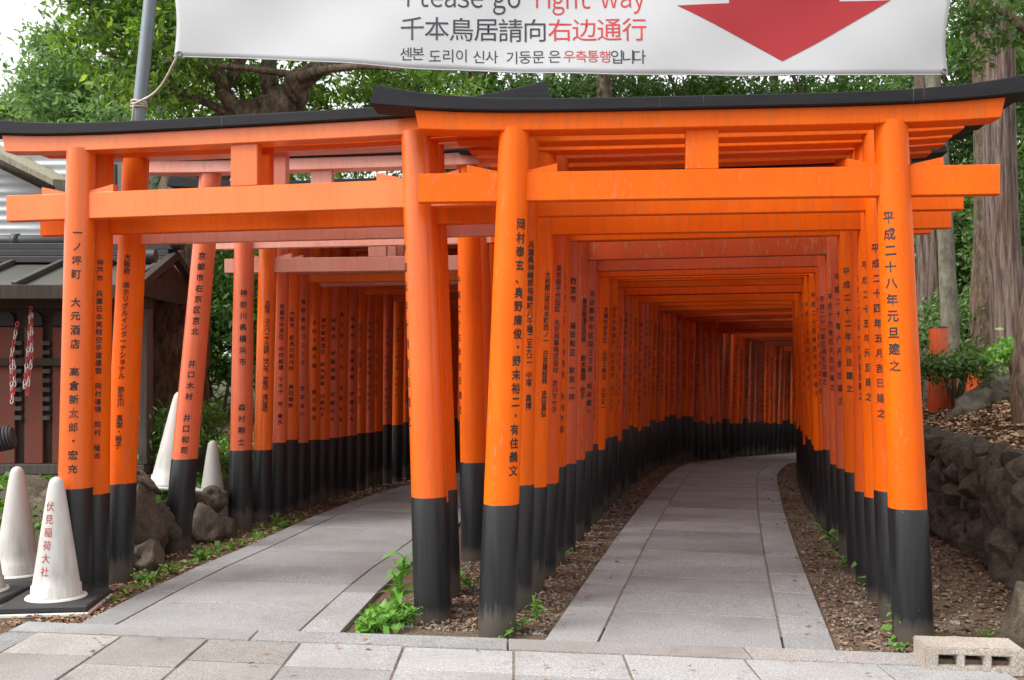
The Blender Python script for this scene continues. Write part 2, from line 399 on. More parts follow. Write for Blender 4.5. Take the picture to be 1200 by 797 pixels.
# ------------------------------------------------------------------ curves
def spline(pts, n=400):
    P = [Vector((*p, 0)) for p in pts]; P = [P[0]*2-P[1]]+P+[P[-1]*2-P[-2]]; out = []
    for i in range(1, len(P)-2):
        for k in range(60):
            t = k/60; a, b, c, d = P[i-1:i+3]
            out.append(0.5*((2*b)+(c-a)*t+(2*a-5*b+4*c-d)*t*t+(3*b-3*c+d-a)*t**3))
    out.append(P[-2]); return out
class Path:
    def __init__(s, pts):
        s.p = spline(pts); s.s = [0.0]
        for a, b in zip(s.p, s.p[1:]): s.s.append(s.s[-1]+(b-a).length)
        s.len = s.s[-1]
    def at(s, d):
        d = max(0, min(s.len, d)); lo = np.searchsorted(s.s, d); lo = min(max(1, lo), len(s.p)-1)
        a, b = s.p[lo-1], s.p[lo]; L = s.s[lo]-s.s[lo-1]
        t = (d-s.s[lo-1])/L if L > 0 else 0; j0 = max(0, lo-8); j1 = min(len(s.p)-1, lo+8)
        tan = (s.p[j1]-s.p[j0]).normalized()
        return a.lerp(b, t), tan
PA = Path([(0.975, 5.12), (1.55, 8.0), (2.3, 11.4), (3.1, 14.2), (4.3, 16.9), (5.9, 19.8), (8.0, 23.4), (11.0, 27.0), (14.2, 29.4)])
PB = Path([(-1.53, 5.73), (-1.42, 7.6), (-1.24, 8.8), (-1.08, 10.0), (-0.8, 11.2), (-0.4, 12.5), (0.15, 13.8), (0.8, 15.1), (1.7, 16.7), (2.9, 18.6)])

# ------------------------------------------------------------------ ground
def grid_mesh(name, xs, ys, fz, mat, kind='structure'):
    X, Y = np.meshgrid(xs, ys); Z = np.vectorize(fz)(X, Y)
    v = np.stack([X, Y, Z], -1).reshape(-1, 3); nx = len(xs); ny = len(ys)
    i = np.arange((ny-1)*(nx-1)); r = i//(nx-1); c = i % (nx-1); b = r*nx+c
    f = np.stack([b, b+1, b+nx+1, b+nx], -1)
    me = mesh_np(name, v, f); o = link(name, me, mat, None, True)
    if kind: o['kind'] = kind
    return o
def gz(x, y):
    n = 0.012*mnoise.noise((x*1.7, y*1.7, 0))+0.006*mnoise.noise((x*6, y*6, 3))
    return ground_z(x, y)-0.001+n*(1 if abs(x) < 30 and y < 40 else 0)
xs = np.concatenate([[-600, -150, -60, -30, -15], np.arange(-9, 16, 0.12), [20, 40, 100, 600]])
ys = np.concatenate([[-600, -100, -20, -5], np.arange(0, 31, 0.12), [34, 45, 80, 150, 800]])
grid_mesh('ground', xs, ys, gz, DIRT)

# right bank above the stone wall, left bank behind the rocks
WALL = [(3.05, 4.9), (3.29, 6.59), (3.47, 7.53), (3.68, 8.7), (4.05, 10.2), (4.6, 12.2), (5.4, 14.3)]
def wallx(y):
    P = WALL
    if y <= P[0][1]: return P[0][0]+(y-P[0][1])*0.12
    for a, b in zip(P, P[1:]):
        if y <= b[1]: return a[0]+(b[0]-a[0])*(y-a[1])/(b[1]-a[1])
    return P[-1][0]+(y-P[-1][1])*0.42
def bank_z(x, y):
    d = x-wallx(y)
    z = 0.79+0.0*y
    if y < 6.5: z -= (6.5-y)*0.12
    z += 0.55*(1-math.exp(-max(0, d-0.1)/1.6))*min(1, max(0, (y-5)/5.5))+0.06*max(0, d-3)
    z += 0.05*mnoise.noise((x*1.1, y*1.1, 5))+0.02*mnoise.noise((x*5, y*5, 2))
    return z
def build_bank():
    v = []; f = []; ys = np.arange(4.4, 30, 0.2); ds = [0.12, 0.2, 0.35, 0.5, 0.7, 0.9, 1.1, 1.4, 1.7, 2.0, 2.4, 2.8, 3.2, 3.7, 4.3, 5, 6, 8, 11, 16, 24]
    for y in ys:
        wx = wallx(y); v.append((wx+0.1, y, -1.2))
        for d in ds: v.append((wx+d, y, bank_z(wx+d, y)))
    n = len(ds)+1
    for j in range(len(ys)-1):
        for i in range(n-1): f.append((j*n+i, j*n+i+1, (j+1)*n+i+1, (j+1)*n+i))
    f.append(tuple(range(n-1, -1, -1))) if False else None
    o = link('hillside', mesh_pd('hillside', v, [q for q in f if q]), LITTERG, None, True); o['kind'] = 'structure'
build_bank()
def lbank_x(y): return -2.75+0.05*(y-8) if y < 10.2 else -2.64+0.32*(y-10.2)
def lbank_z(x, y):
    d = lbank_x(y)-x
    k = min(1, max(0, (y-6.9)/0.7))
    return (0.34+0.10*min(1, max(0, d/1.0))+0.10*max(0, d-1)*(0.5))*k+0.03*mnoise.noise((x*2, y*2, 9))+0.045*max(0, y-9)*min(1, d)
def build_lbank():
    v = []; f = []; ys = np.arange(6.9, 26, 0.2); ds = [0.0, 0.15, 0.3, 0.5, 0.75, 1.0, 1.4, 1.8, 2.4, 3, 4, 6, 9, 14, 22]
    for y in ys:
        wx = lbank_x(y); v.append((wx, y, -0.9))
        for d in ds: v.append((wx-d, y, lbank_z(wx-d, y)))
    n = len(ds)+1
    for j in range(len(ys)-1):
        for i in range(n-1): f.append((j*n+i+1, j*n+i, (j+1)*n+i, (j+1)*n+i+1))
    o = link('left_bank', mesh_pd('left_bank', v, f), m_dirt('mossy_soil', (0.10, 0.085, 0.05), (0.13, 0.14, 0.05), (0.06, 0.045, 0.03)), None, True); o['kind'] = 'structure'
build_lbank()

# ------------------------------------------------------------------ paving
def slab(poly, z0, z1, parent, mat, name='slab', ch=0.003, tilt=0.0):
    """chamfered slab from a 4-corner footprint"""
    c = Vector((sum(p[0] for p in poly)/4, sum(p[1] for p in poly)/4))
    v = [(p[0], p[1], z0) for p in poly]+[(p[0], p[1], z1-ch) for p in poly]
    for p in poly:
        d = c-Vector((p[0], p[1])); L = d.length; q = Vector((p[0], p[1]))+d*(ch*1.5/L)
        v.append((q.x, q.y, z1))
    dz = [rnd.uniform(-tilt, tilt) for _ in range(4)]
    v = [(x, y, z+(dz[i % 4] if i >= 4 else 0)) for i, (x, y, z) in enumerate(v)]
    f = [(3, 2, 1, 0), (8, 9, 10, 11)]
    for i in range(4):
        j = (i+1) % 4; f.append((i, j, j+4, i+4)); f.append((i+4, j+4, j+8, i+8))
    v0 = Vector((c.x, c.y, z1)); v = [Vector(p)-v0 for p in v]
    return link(name, mesh_pd(name, v, f), mat, parent, loc=v0)
def pave(path, s0, s1, cuts, name, joined_from, row=0.5, zb=0.0, start_pts=None):
    root = empty(name, (0, 0, 0)); root['kind'] = 'structure'
    MBs = {}
    for (a, b, step, seed) in cuts:
        r = random.Random(seed); s = s0; g = 0.006
        while s < s1:
            L = step*r.uniform(0.93, 1.07); e = min(s1, s+L)
            q = []
            for (ss, o) in ((s+g, a+g), (s+g, b-g), (e-g, b-g), (e-g, a+g)):
                if start_pts is not None and ss < s0+0.05:
                    A, B = start_pts; t = (o-cuts[0][0])/(cuts[-1][1]-cuts[0][0]); p = A.lerp(B, t); q.append((p.x, p.y)); continue
                c, t = path.at(max(ss, 0)); nrm = Vector((t.y, -t.x, 0)); p = c+nrm*o
                if ss < 0: p = p+t*ss
                q.append((p.x, p.y))
            zc = ground_z(0, (q[0][1]+q[2][1])/2)
            if s < joined_from: slab(q, zc-0.06, zc+0.022, root, GRAN, 'slab', 0.003, 0.002)
            else:
                mb = MBs.setdefault(0, MB())
                z0a = ground_z(0, q[0][1]); z1a = ground_z(0, q[2][1])
                zz = [z0a, z0a, z1a, z1a]
                v = [(p[0], p[1], zz[i]-0.06) for i, p in enumerate(q)]+[(p[0], p[1], zz[i]+0.022+r.uniform(-.002, .002)) for i, p in enumerate(q)]
                mb.add(v, [(3, 2, 1, 0), (4, 5, 6, 7), (0, 1, 5, 4), (1, 2, 6, 5), (2, 3, 7, 6), (3, 0, 4, 7)])
            s = e
    for mb in MBs.values():
        o = mb.build('far_slabs', GRAN, root); o['kind'] = 'stuff'
    return root
# band line in front of both tunnels: from (-2.5, 5.36) to (3, 4.66)
def band_y(x): return 5.02-0.135*(x-0.0)
A_L, A_R = -0.74, 0.70
def startpts(path, a, b):
    c, t = path.at(0); n = Vector((t.y, -t.x, 0)); P = []
    for o in (a, b):
        p = c+n*o; y = band_y(p.x)+0.0
        # slide back along tangent onto the band line
        k = (p.y-y)/(t.y+0.135*t.x); P.append(p-t*k)
    return P
PAc = Path([(0.90, 5.02), (1.55, 8.0), (2.32, 11.3), (3.1, 14.2), (4.3, 16.9), (5.9, 19.8), (8.0, 23.4), (11.0, 27.5)])
pave(PAc, 0, 26, [(-0.72, -0.45, 0.62, 1), (-0.45, 0.45, 0.5, 2), (0.45, 0.70, 0.62, 3)], 'right_path', 8.0, start_pts=startpts(PAc, -0.72, 0.70))
PBc = Path([(-1.60, 5.26), (-1.5, 6.6), (-1.34, 7.8), (-1.22, 8.8), (-1.05, 10.0), (-0.78, 11.2), (-0.38, 12.5), (0.15, 13.8), (0.8, 15.1), (1.7, 16.7)])
pave(PBc, 0, 12, [(-0.72, -0.52, 0.85, 4), (-0.52, 0.50, 0.55, 5), (0.50, 0.72, 0.85, 6)], 'left_path', 6.0, start_pts=startpts(PBc, -0.72, 0.72))
SANDJ = m_dirt('joint_sand', (0.26, 0.225, 0.185), (0.36, 0.32, 0.27), (0.17, 0.145, 0.115))
def joint_bed(path, root_, a, b, s0, s1):
    v = []; f = []; n = int((s1-s0)/0.25)
    for i in range(n+1):
        c, t = path.at(s0+(s1-s0)*i/n); nn = Vector((t.y, -t.x, 0))
        for o in (a, b): q = c+nn*o; v.append((q.x, q.y, ground_z(0, c.y)+0.015))
    for i in range(n): f.append((2*i, 2*i+1, 2*i+3, 2*i+2))
    o = mesh_pd('bed', v, f); o = link('path_bed', o, SANDJ); o['kind'] = 'structure'
joint_bed(PAc, None, -0.715, 0.695, 0.15, 26); joint_bed(PBc, None, -0.715, 0.715, 0.15, 12)
def forecourt():
    o = link('forecourt_bed', mesh_pd('b', [(-2.44, 2.5, .013), (2.2, 2.0, .013), (2.2, 4.55, .013), (-2.44, 5.15, .013)], [(0, 1, 2, 3)]), SANDJ); o['kind'] = 'structure'
    root = empty('forecourt'); root['kind'] = 'structure'
    w2 = 0.20; x = -2.62
    band = empty('kerb_strip'); band['kind'] = 'structure'
    while x < 3.2:
        L = rnd.choice([1.0, 1.15, 1.3]); x1 = x+L
        if x1 > 1.9: x1 = min(x1, 2.35)
        g = 0.004
        slab([(x+g, band_y(x)-w2), (x1-g, band_y(x1)-w2), (x1-g, band_y(x1)-g), (x+g, band_y(x)-g)], -0.06, 0.024, band, GRANP if x > -1.3 else GRAN, 'kerb_stone', 0.003, 0.001)
        x = x1
        if x >= 2.3: break
    # kerb running forward on the far left
    slab([(-2.66, 4.3), (-2.47, 4.3), (-2.45, 5.13), (-2.62, 5.15)], -0.06, 0.022, band, GRAN, 'kerb_stone')
    slab([(-2.7, 3.3), (-2.5, 3.3), (-2.47, 4.29), (-2.66, 4.29)], -0.06, 0.02, band, GRAN, 'kerb_stone')
    cols = [-2.46, -1.99, -1.53, -1.05, -0.53, 0.01, 0.53, 1.09, 1.68, 2.22]
    for i in range(len(cols)-1):
        a, b = cols[i], cols[i+1]; g = 0.006
        pink = b < -1.0
        rows = [0.0, (0.36 if pink else 0.37+0.02*(i % 2)), 0.80, 1.22, 1.65, 2.1, 2.6]
        if i % 2: rows = [0.0]+[r+(0.0 if not pink else 0.12) for r in rows[1:]]
        for r0, r1 in zip(rows, rows[1:]):
            ya = lambda x, r: band_y(x)-w2-g-r
            slab([(a+g, ya(a, r1)+g), (b-g, ya(b, r1)+g), (b-g, ya(b, r0)-g*0.5), (a+g, ya(a, r0)-g*0.5)], -0.06, 0.02+rnd.uniform(-.002, .002), root, GRANP if pink else GRANL, 'paver', 0.003, 0.002)
forecourt()

# ------------------------------------------------------------------ torii gates
def ordinal(n):
    base = ['', 'first', 'second', 'third', 'fourth', 'fifth', 'sixth', 'seventh', 'eighth', 'ninth', 'tenth', 'eleventh', 'twelfth', 'thirteenth', 'fourteenth', 'fifteenth', 'sixteenth', 'seventeenth', 'eighteenth', 'nineteenth']
    if n < 20: return base[n]
    t = ['', '', 'twent', 'thirt', 'fort', 'fift', 'sixt', 'sevent'][n//10]
    return t+'ieth' if n % 10 == 0 else t+'y-'+base[n % 10]
def pillar_axis(x0, dx, dy, H):
    return lambda z: Vector((x0+dx*z/H, dy*z/H, z))
BOLD = [(0, 0, 0), (0.042, 0.016, 0.0003), (0.018, -0.04, 0.0006)]
def make_inscription(text, axis, rad, z_top, z_bot, size, ang, parent, near):
    """vertical line of writing wrapped round a leaning, tapering pillar"""
    n = len(text); pitch = (z_top-z_bot)/max(1, n-1)
    V = []; F = []; k = 0; eps = 0.0012 if near < 2 else 0.003
    kw = dict(res=2, cuts=8, off=0.0) if near == 0 else (dict(res=1, cuts=5, off=0.0) if near == 1 else dict(res=1, cuts=3, off=0.0))
    for i, ch in enumerate(text):
        if ch in ' 　': continue
        gv, gf = center_glyph(ch, **kw)
        if len(gv) == 0: continue
        zc = z_top-i*pitch; sz = size*min(1.0, pitch*1.08/size)
        u = gv[:, 0]*size; vz = zc+gv[:, 1]*sz*rnd.uniform(0.95, 1.08)
        for (du, dz, de) in BOLD[:3 if near < 2 else 1]:      # strokes thickened like brush writing
            out = np.empty((len(gv), 3), np.float32)
            for j in range(len(gv)):
                z = float(vz[j])+dz*size; r = rad(z); c = axis(z); th = ang+(float(u[j])+du*size)/r
                out[j] = (c.x+math.sin(th)*(r+eps+de), c.y-math.cos(th)*(r+eps+de), z)
            V.append(out); F.append(gf+k); k += len(gv)
    if not V: return None
    me = mesh_np('lettering', np.concatenate(V), np.concatenate(F))
    return link('lettering', me, INK, parent)
def beam_mesh(L0, L1, z0f, z1f, d, seg, slant=0.0, c=0.004):
    """long beam along x from L0 to L1, bottom/top heights are functions, slanted ends"""
    mb = MB(); v = []; f = []
    secs = [L0+(L1-L0)*i/seg for i in range(seg+1)]
    for i, x in enumerate(secs):
        zb, zt = z0f(x), z1f(x)
        s0 = slant if i == 0 else 0; s1 = slant if i == seg else 0
        xb = x+s0-s1
        v += [(xb, -d/2, zb+c), (xb, -d/2+c, zb), (xb, d/2-c, zb), (xb, d/2, zb+c), (x, d/2, zt-c), (x, d/2-c, zt), (x, -d/2+c, zt), (x, -d/2, zt-c)]
    for i in range(seg):
        for k in range(8):
            k2 = (k+1) % 8; a = i*8; f.append((a+k, a+8+k, a+8+k2, a+k2))
    f.append(tuple(range(8))); f.append(tuple(seg*8+k for k in reversed(range(8))))
    mb.add(v, f); return mb
def torii(c, rz, W, r0, r1, zn, hn, zs, paint_key, near, label, group, tL=None, tR=None, lean=(0.034, 0.036), leany=(0, 0), over=0.48, kz=None, band=0.68, rot_extra=0, zg=0.0, strut=True, dzb=(0, 0), sp=0.4):
    root = empty('torii_gate', (c[0], c[1], zg), rz, label, 'torii gate', group)
    mat = PAINT[paint_key] if isinstance(paint_key, str) else paint_key[1]
    pmat = mat if isinstance(paint_key, str) else paint_key[0]
    rmat = PAINT[paint_key[2]] if not isinstance(paint_key, str) and len(paint_key) > 2 else None
    if isinstance(pmat, str): pmat = PAINT[pmat]
    if isinstance(mat, str): mat = PAINT[mat]
    H = zs+0.02; n = 40 if near == 0 else (24 if near == 1 else 14)
    for side, x0, ln, ly, txt in ((-1, -W/2, lean[0], leany[0], tL), (1, W/2, -lean[1], leany[1], tR)):
        b = band+dzb[0 if side < 0 else 1]
        ax = pillar_axis(x0, ln*H, ly*H, H); rad = lambda z: r0+(r1-r0)*min(1, max(0, z/H))
        zsn = [b-0.03]+[b+(H-b)*k/4 for k in range(1, 5)]
        mb = MB(); v = []; f = []
        for z in zsn:
            cc = ax(z); r = rad(z)
            for k in range(n):
                th = 2*math.pi*k/n; v.append((cc.x+math.cos(th)*r, cc.y+math.sin(th)*r, z))
        for i in range(len(zsn)-1):
            for k in range(n):
                k2 = (k+1) % n; f.append((i*n+k, i*n+k2, (i+1)*n+k2, (i+1)*n+k))
        f.append(tuple(reversed(range(n)))); f.append(tuple((len(zsn)-1)*n+k for k in range(n)))
        mb.add(v, f); p = mb.build('pillar', rmat if (rmat and side > 0) else pmat, root); autosmooth(p)
        mb = MB(); v = []; f = []
        prof = [(-0.12, 0.003), (0.25, 0.003), (b-0.006, 0.003), (b+0.001, 0.0005)]
        for z, e in prof:
            cc = ax(z); r = rad(z)+e
            for k in range(n):
                th = 2*math.pi*k/n; v.append((cc.x+math.cos(th)*r, cc.y+math.sin(th)*r, z+(0.0045*mnoise.noise((th*2.2, x0*9+c[1]*5, 0)) if z > 0.3 else 0)))
        for i in range(3):
            for k in range(n):
                k2 = (k+1) % n; f.append((i*n+k, i*n+k2, (i+1)*n+k2, (i+1)*n+k))
        f.append(tuple(reversed(range(n)))); f.append(tuple(3*n+k for k in range(n)))
        mb.add(v, f); q = mb.build('black_footing', BLACK, p); autosmooth(q)
        if txt:
            t, zt, zb, sz, ang = txt
            make_inscription(t, ax, rad, zt, zb, sz, ang, p, near)
    # tie beam through both pillars, wedges, strut, lintel and black roof beam
    Lh = W/2+over
    wl = -W/2+lean[0]*zn; wr = W/2-lean[1]*zn
    o = beam_mesh(-Lh, Lh, lambda x: zn, lambda x: zn+hn, 0.062, 1).build('tie_beam', mat, root)
    if near < 2:
        rr = r0+(r1-r0)*zn/H
        for (xc, s) in ((wl-rr+0.008, -1), (wl+rr-0.008, 1), (wr-rr+0.008, -1), (wr+rr-0.008, 1)):
            mb = MB(); x0, x1 = xc, xc+s*0.16; zt = zn+hn+0.001
            v = [(x0, -0.027, zt), (x1, -0.027, zt), (x1, -0.027, zt+0.042), (x0, -0.027, zt+0.006)]
            v += [(a, 0.027, e) for a, _, e in v]
            f = [(0, 1, 2, 3), (7, 6, 5, 4), (0, 4, 5, 1), (1, 5, 6, 2), (2, 6, 7, 3), (3, 7, 4, 0)]
            if s < 0: f = [tuple(reversed(q)) for q in f]
            mb.add(v, f); mb.build('wedge', mat, root)
    rise = lambda x, a: a*(abs(x)/Lh)**4.4
    if strut:
        mb = MB(); mb.box(-0.083, 0.083, -0.03, 0.03, zn+hn+0.0005, zs+0.012, 0.004); mb.build('centre_strut', mat, root)
    seg = 14 if near == 0 else (8 if near == 1 else 4)
    hs = 0.09; ho = Lh+0.01
    beam_mesh(-ho, ho, lambda x: zs+rise(x, 0.018), lambda x: zs+hs+rise(x, 0.03), 0.14 if sp > 0.33 else 0.11, seg, 0.02).build('lintel', mat, root)
    ko = Lh+0.21
    cp = beam_mesh(-ko, ko, lambda x: zs+hs+0.001+rise(x, 0.03), lambda x: zs+hs+0.062+rise(x, 0.052), 0.21 if sp > 0.33 else 0.18, seg*2, -0.03, 0.005)
    autosmooth(cp.build('roof_beam', CAP, root), 30)
    return root

TA = ['岡村泰玄、奥野廉俊・野末裕二・有住義文', '兵庫県神崎郡福崎町八千種二五九二　中塚　昌博', '大和郡山市材木町四ノ一　日吉建設株　吉田昌弘',
      '東京都千代田区　丸安商事株式会社　吉川マサ子', '大阪市北区　木村商店　木村次郎', '西宮市　　福田和正　家族一同', '東京都港区赤坂　　鈴木善雄　利子', '名古屋市中区栄三丁目　松本健一', '大阪市北区　木村商店　木村次郎',
      '京都市伏見区　山田工務店　山田正一', '横浜市中区　中村建設　中村和夫', '神戸市東灘区　田中酒店　田中文子', '奈良市　西田木材　西田清', '岡山市　大森農園　大森良平']
TAr = ['平成二十八年元旦建之', '平成二十四年五月吉日建之', '平成二十五年元旦建之', '平成二十三年十一月吉日建之', '平成二十二年元旦建之', '平成二十年六月吉日建之', '平成十九年四月吉日建之', '平成二十一年三月吉日建之']
TB = ['一ノ坪町　大元酒店　高倉新太郎・宏充', '神戸市　兵庫日本実戦空手道連盟　岡村道場　岡村　隆志', '大阪府　㈱ホリグルインターナショナル　弥生川　直樹・裕子',
      '京都市右京区京北　　井口木材　井口和司', '神奈川県横浜市　　　森村剛士', '大阪市　ユニバーサル技研　守口市　京都店　渡辺信昭', '京都市中京区　中田総建　マキ子　守　寛永', '大阪市　阪奥田製作所　　奥田義郎',
      '有限会社コニック　　吉田圭介', 'お好み焼千草　　皆川啓治', '東京都新宿区　鈴木哲幸　加藤利子', '和泉市　伊藤造園　伊藤光夫', '株式会社二京　萩原邦隆']
TBr = ['令和元年十月吉日建之', '平成二十四年五月吉日', '平成二十六年元旦建之', '平成二十三年吉日建之']
def zpx(py, Y): return EYE-(py-HY)*Y/FPX

sA = [0, 0.55, 1.0, 1.45, 1.9, 2.4, 2.88, 3.32, 3.75, 4.15]
while sA[-1] < PA.len-0.4: sA.append(sA[-1]+rnd.choice([0.34, 0.37, 0.41]))
pkA = ['orange', 'orange', 'orange', 'red', 'orange', 'faded', 'dull', 'faded', 'red', 'orange', 'red', 'orange', 'orange', 'red', 'faded', 'red', 'orange', 'orange', 'red', 'faded', 'orange']
cw = {'orange': 'bright orange', 'red': 'red-orange', 'faded': 'faded pinkish', 'dull': 'dull brownish', 'sunny': 'glossy orange', 'dim': 'dark brownish', 'bleached': 'bleached orange', 'salmon': 'salmon pink', 'pink': 'bleached pink'}
GA, GB = 'torii gates of the right-hand tunnel', 'torii gates of the left-hand tunnel'
for i, s in enumerate(sA):
    c, t = PA.at(s); head = math.atan2(t.x, t.y)
    if i == 0: head = math.radians(4.6)
    elif s < 3: head = math.radians(4.6)*(1-s/3)+head*(s/3)
    near = 0 if i < 4 else (1 if i < 10 else 2)
    r = random.Random(100+i)
    pk = pkA[i] if i < len(pkA) else r.choice(['orange', 'red', 'red', 'dull', 'dull'] if s < 12.5 else ['dim', 'dull', 'red'])  # darker colours far in paint the tunnel's light falloff
    key = pk if isinstance(pk, str) else pk[0]
    zg = ground_z(0, c.y)
    zn = 2.255 if i == 0 else 2.255+r.uniform(-0.05, 0.05)+(0.07 if i == 5 else 0)+0.02*min(1, i/10)
    zs = 2.61 if i == 0 else min(2.62+0.115*(c.y-5.12), 2.80+r.uniform(-0.03, 0.03))
    if i > 6: zs = zn+0.42+r.uniform(-0.04, 0.04)
    k = (0.7 if i >= 4 else 1)
    L = TA[i] if i < len(TA) else r.choice(TA[8:])
    tl = (L, 2.13 if i == 0 else r.uniform(1.95, 2.1), 0.86 if i == 0 else r.uniform(0.9, 1.2), 0.058 if i == 0 else (0.044 if len(L) > 18 else 0.054), math.radians(42 if i == 0 else r.uniform(30, 50)))
    R = TAr[i] if i < len(TAr) else r.choice(TAr)
    tr = (R, 2.14 if i == 0 else r.uniform(1.95, 2.1), 1.40 if i == 0 else r.uniform(1.1, 1.3), 0.06 if i == 0 else 0.052, -math.radians(38 if i == 0 else r.uniform(35, 50)))
    if s > 13: tr = None
    if i == 0: lab = 'front torii of the right-hand tunnel, its black roof beam overlapping the left one'
    elif i < 34: lab = '%s torii of the right-hand tunnel, %s gate counted from its mouth' % (cw[key], ordinal(i+1))
    elif s < 17: lab = '%s torii where the right-hand tunnel starts to bend right' % cw[key]
    else: lab = '%s torii in the dark far end of the right-hand tunnel' % cw[key]
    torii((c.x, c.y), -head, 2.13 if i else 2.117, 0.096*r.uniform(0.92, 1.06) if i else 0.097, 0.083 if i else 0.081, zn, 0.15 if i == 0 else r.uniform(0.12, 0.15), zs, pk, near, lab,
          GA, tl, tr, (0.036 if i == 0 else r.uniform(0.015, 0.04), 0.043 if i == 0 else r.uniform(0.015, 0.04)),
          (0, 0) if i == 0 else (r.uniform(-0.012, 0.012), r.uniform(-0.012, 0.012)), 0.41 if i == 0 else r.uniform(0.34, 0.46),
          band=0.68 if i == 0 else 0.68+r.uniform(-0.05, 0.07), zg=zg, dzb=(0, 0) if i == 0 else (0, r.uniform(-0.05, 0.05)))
sB = [0, 0.24, 0.58, 1.78, 2.78, 3.3, 3.68, 3.98]
while sB[-1] < PB.len-0.4: sB.append(sB[-1]+rnd.choice([0.22, 0.25, 0.28]))
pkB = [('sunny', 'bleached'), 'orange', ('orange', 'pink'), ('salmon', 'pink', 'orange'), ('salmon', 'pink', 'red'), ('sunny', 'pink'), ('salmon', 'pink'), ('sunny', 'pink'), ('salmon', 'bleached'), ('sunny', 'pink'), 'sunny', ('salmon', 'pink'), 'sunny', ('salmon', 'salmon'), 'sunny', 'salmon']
for i, s in enumerate(sB):
    c, t = PB.at(s); head = math.atan2(t.x, t.y)
    if s < 3: head = math.radians(11.5)*(1-s/3)+head*(s/3)
    near = 0 if i < 6 else (1 if i < 14 else 2); r = random.Random(300+i)
    nxt = 0.16 if i > 7 else 0.2
    pk = pkB[i] if i < len(pkB) else r.choice(['orange', 'red', 'red', 'faded'])
    key = pk if isinstance(pk, str) else pk[0]
    zn = {0: 2.28, 1: 2.22, 2: 2.2, 3: 2.45, 4: 2.45}.get(i, 2.33+r.uniform(-0.06, 0.06))
    zs = {0: 2.675, 1: 2.70, 2: 2.75, 3: 2.89, 4: 2.86}.get(i, zn+0.42)
    L = TB[i] if i < len(TB) else r.choice(TB[5:])
    zt, zb, sz, an = [(2.19, 0.80, 0.056, 24), (2.04, 0.86, 0.040, 40), (2.11, 0.90, 0.044, 14), (2.26, 0.78, 0.058, 18), (2.06, 0.78, 0.062, 24)][i] if i < 5 else (r.uniform(1.9, 2.1), r.uniform(0.85, 1.15), 0.05, r.uniform(20, 40))
    R = TBr[i] if i < len(TBr) else r.choice(TBr)
    tr = (R, 2.05, 1.1, 0.06, -math.radians(62)) if i < 8 else None
    W = 2.23 if i == 0 else (2.33 if i == 3 else 2.2)
    if i == 0: lab = 'front torii of the left-hand tunnel, behind the white cone with red lettering'
    elif i == 3: lab = 'leaning pink-faded torii of the left-hand tunnel, before the tall thin cone'
    else: lab = '%s torii of the left-hand tunnel, %s gate counted from its mouth' % (cw[key], ordinal(i+1))
    ln = {0: (0.020, 0.036), 1: (0.02, 0.03), 2: (0.052, 0.03), 3: (0.092, 0.02), 4: (0.02, 0.03)}.get(i, (r.uniform(0.005, 0.035), r.uniform(0.01, 0.04)))
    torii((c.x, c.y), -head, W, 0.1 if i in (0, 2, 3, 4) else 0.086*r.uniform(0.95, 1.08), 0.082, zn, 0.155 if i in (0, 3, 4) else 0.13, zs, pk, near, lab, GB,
          (L, zt, zb, sz, math.radians(an)), tr, ln, (0, 0) if i == 0 else (r.uniform(-0.01, 0.01), r.uniform(-0.01, 0.01)), 0.43 if i == 0 else r.uniform(0.32, 0.42),
          band={0: 0.68, 1: 0.62, 2: 0.65, 3: 0.71, 4: 0.70}.get(i, 0.7+r.uniform(-0.05, 0.05)), zg=ground_z(0, c.y), sp=0.3 if i in (0, 1, 6, 7) or i > 7 else 0.4)

# ------------------------------------------------------------------ banner with its lettering
BY = 6.3; BS = FPX/BY
def bot(px):   # bottom edge row of the banner
    X = [200, 330, 480, 600, 700, 900, 1050, 1118]; Yv = [62, 70, 84, 90, 93, 91, 87, 83]
    return float(np.interp(px, X, Yv))
def cloth_pt(px, py, e=0.0):
    t = (px-200)/917.0; d = max(0, (bot(px)-py))/130
    lx = 200+3*math.sin(d*2.5) if False else 0
    y = BY-0.16*math.sin(math.pi*min(1, max(0, t)))*(0.4+0.6*(1-min(1, d)))+0.012*math.sin(px*0.021+py*0.03)+0.006*math.sin(px*0.05-py*0.045)
    edge = 0
    if t < 0.03: edge = 4*math.sin(min(1, d*1.6)*math.pi)*(1-t/0.03)
    if t > 0.97: edge = -5*math.sin(min(1, d*1.6)*math.pi)*(t-0.97)/0.03
    sag = BY-0.06   # mean distance of the bellied cloth
    X = (px+edge-600)*sag/FPX; Z = EYE+(HY-py)*sag/FPX
    return (X, y-e, Z)
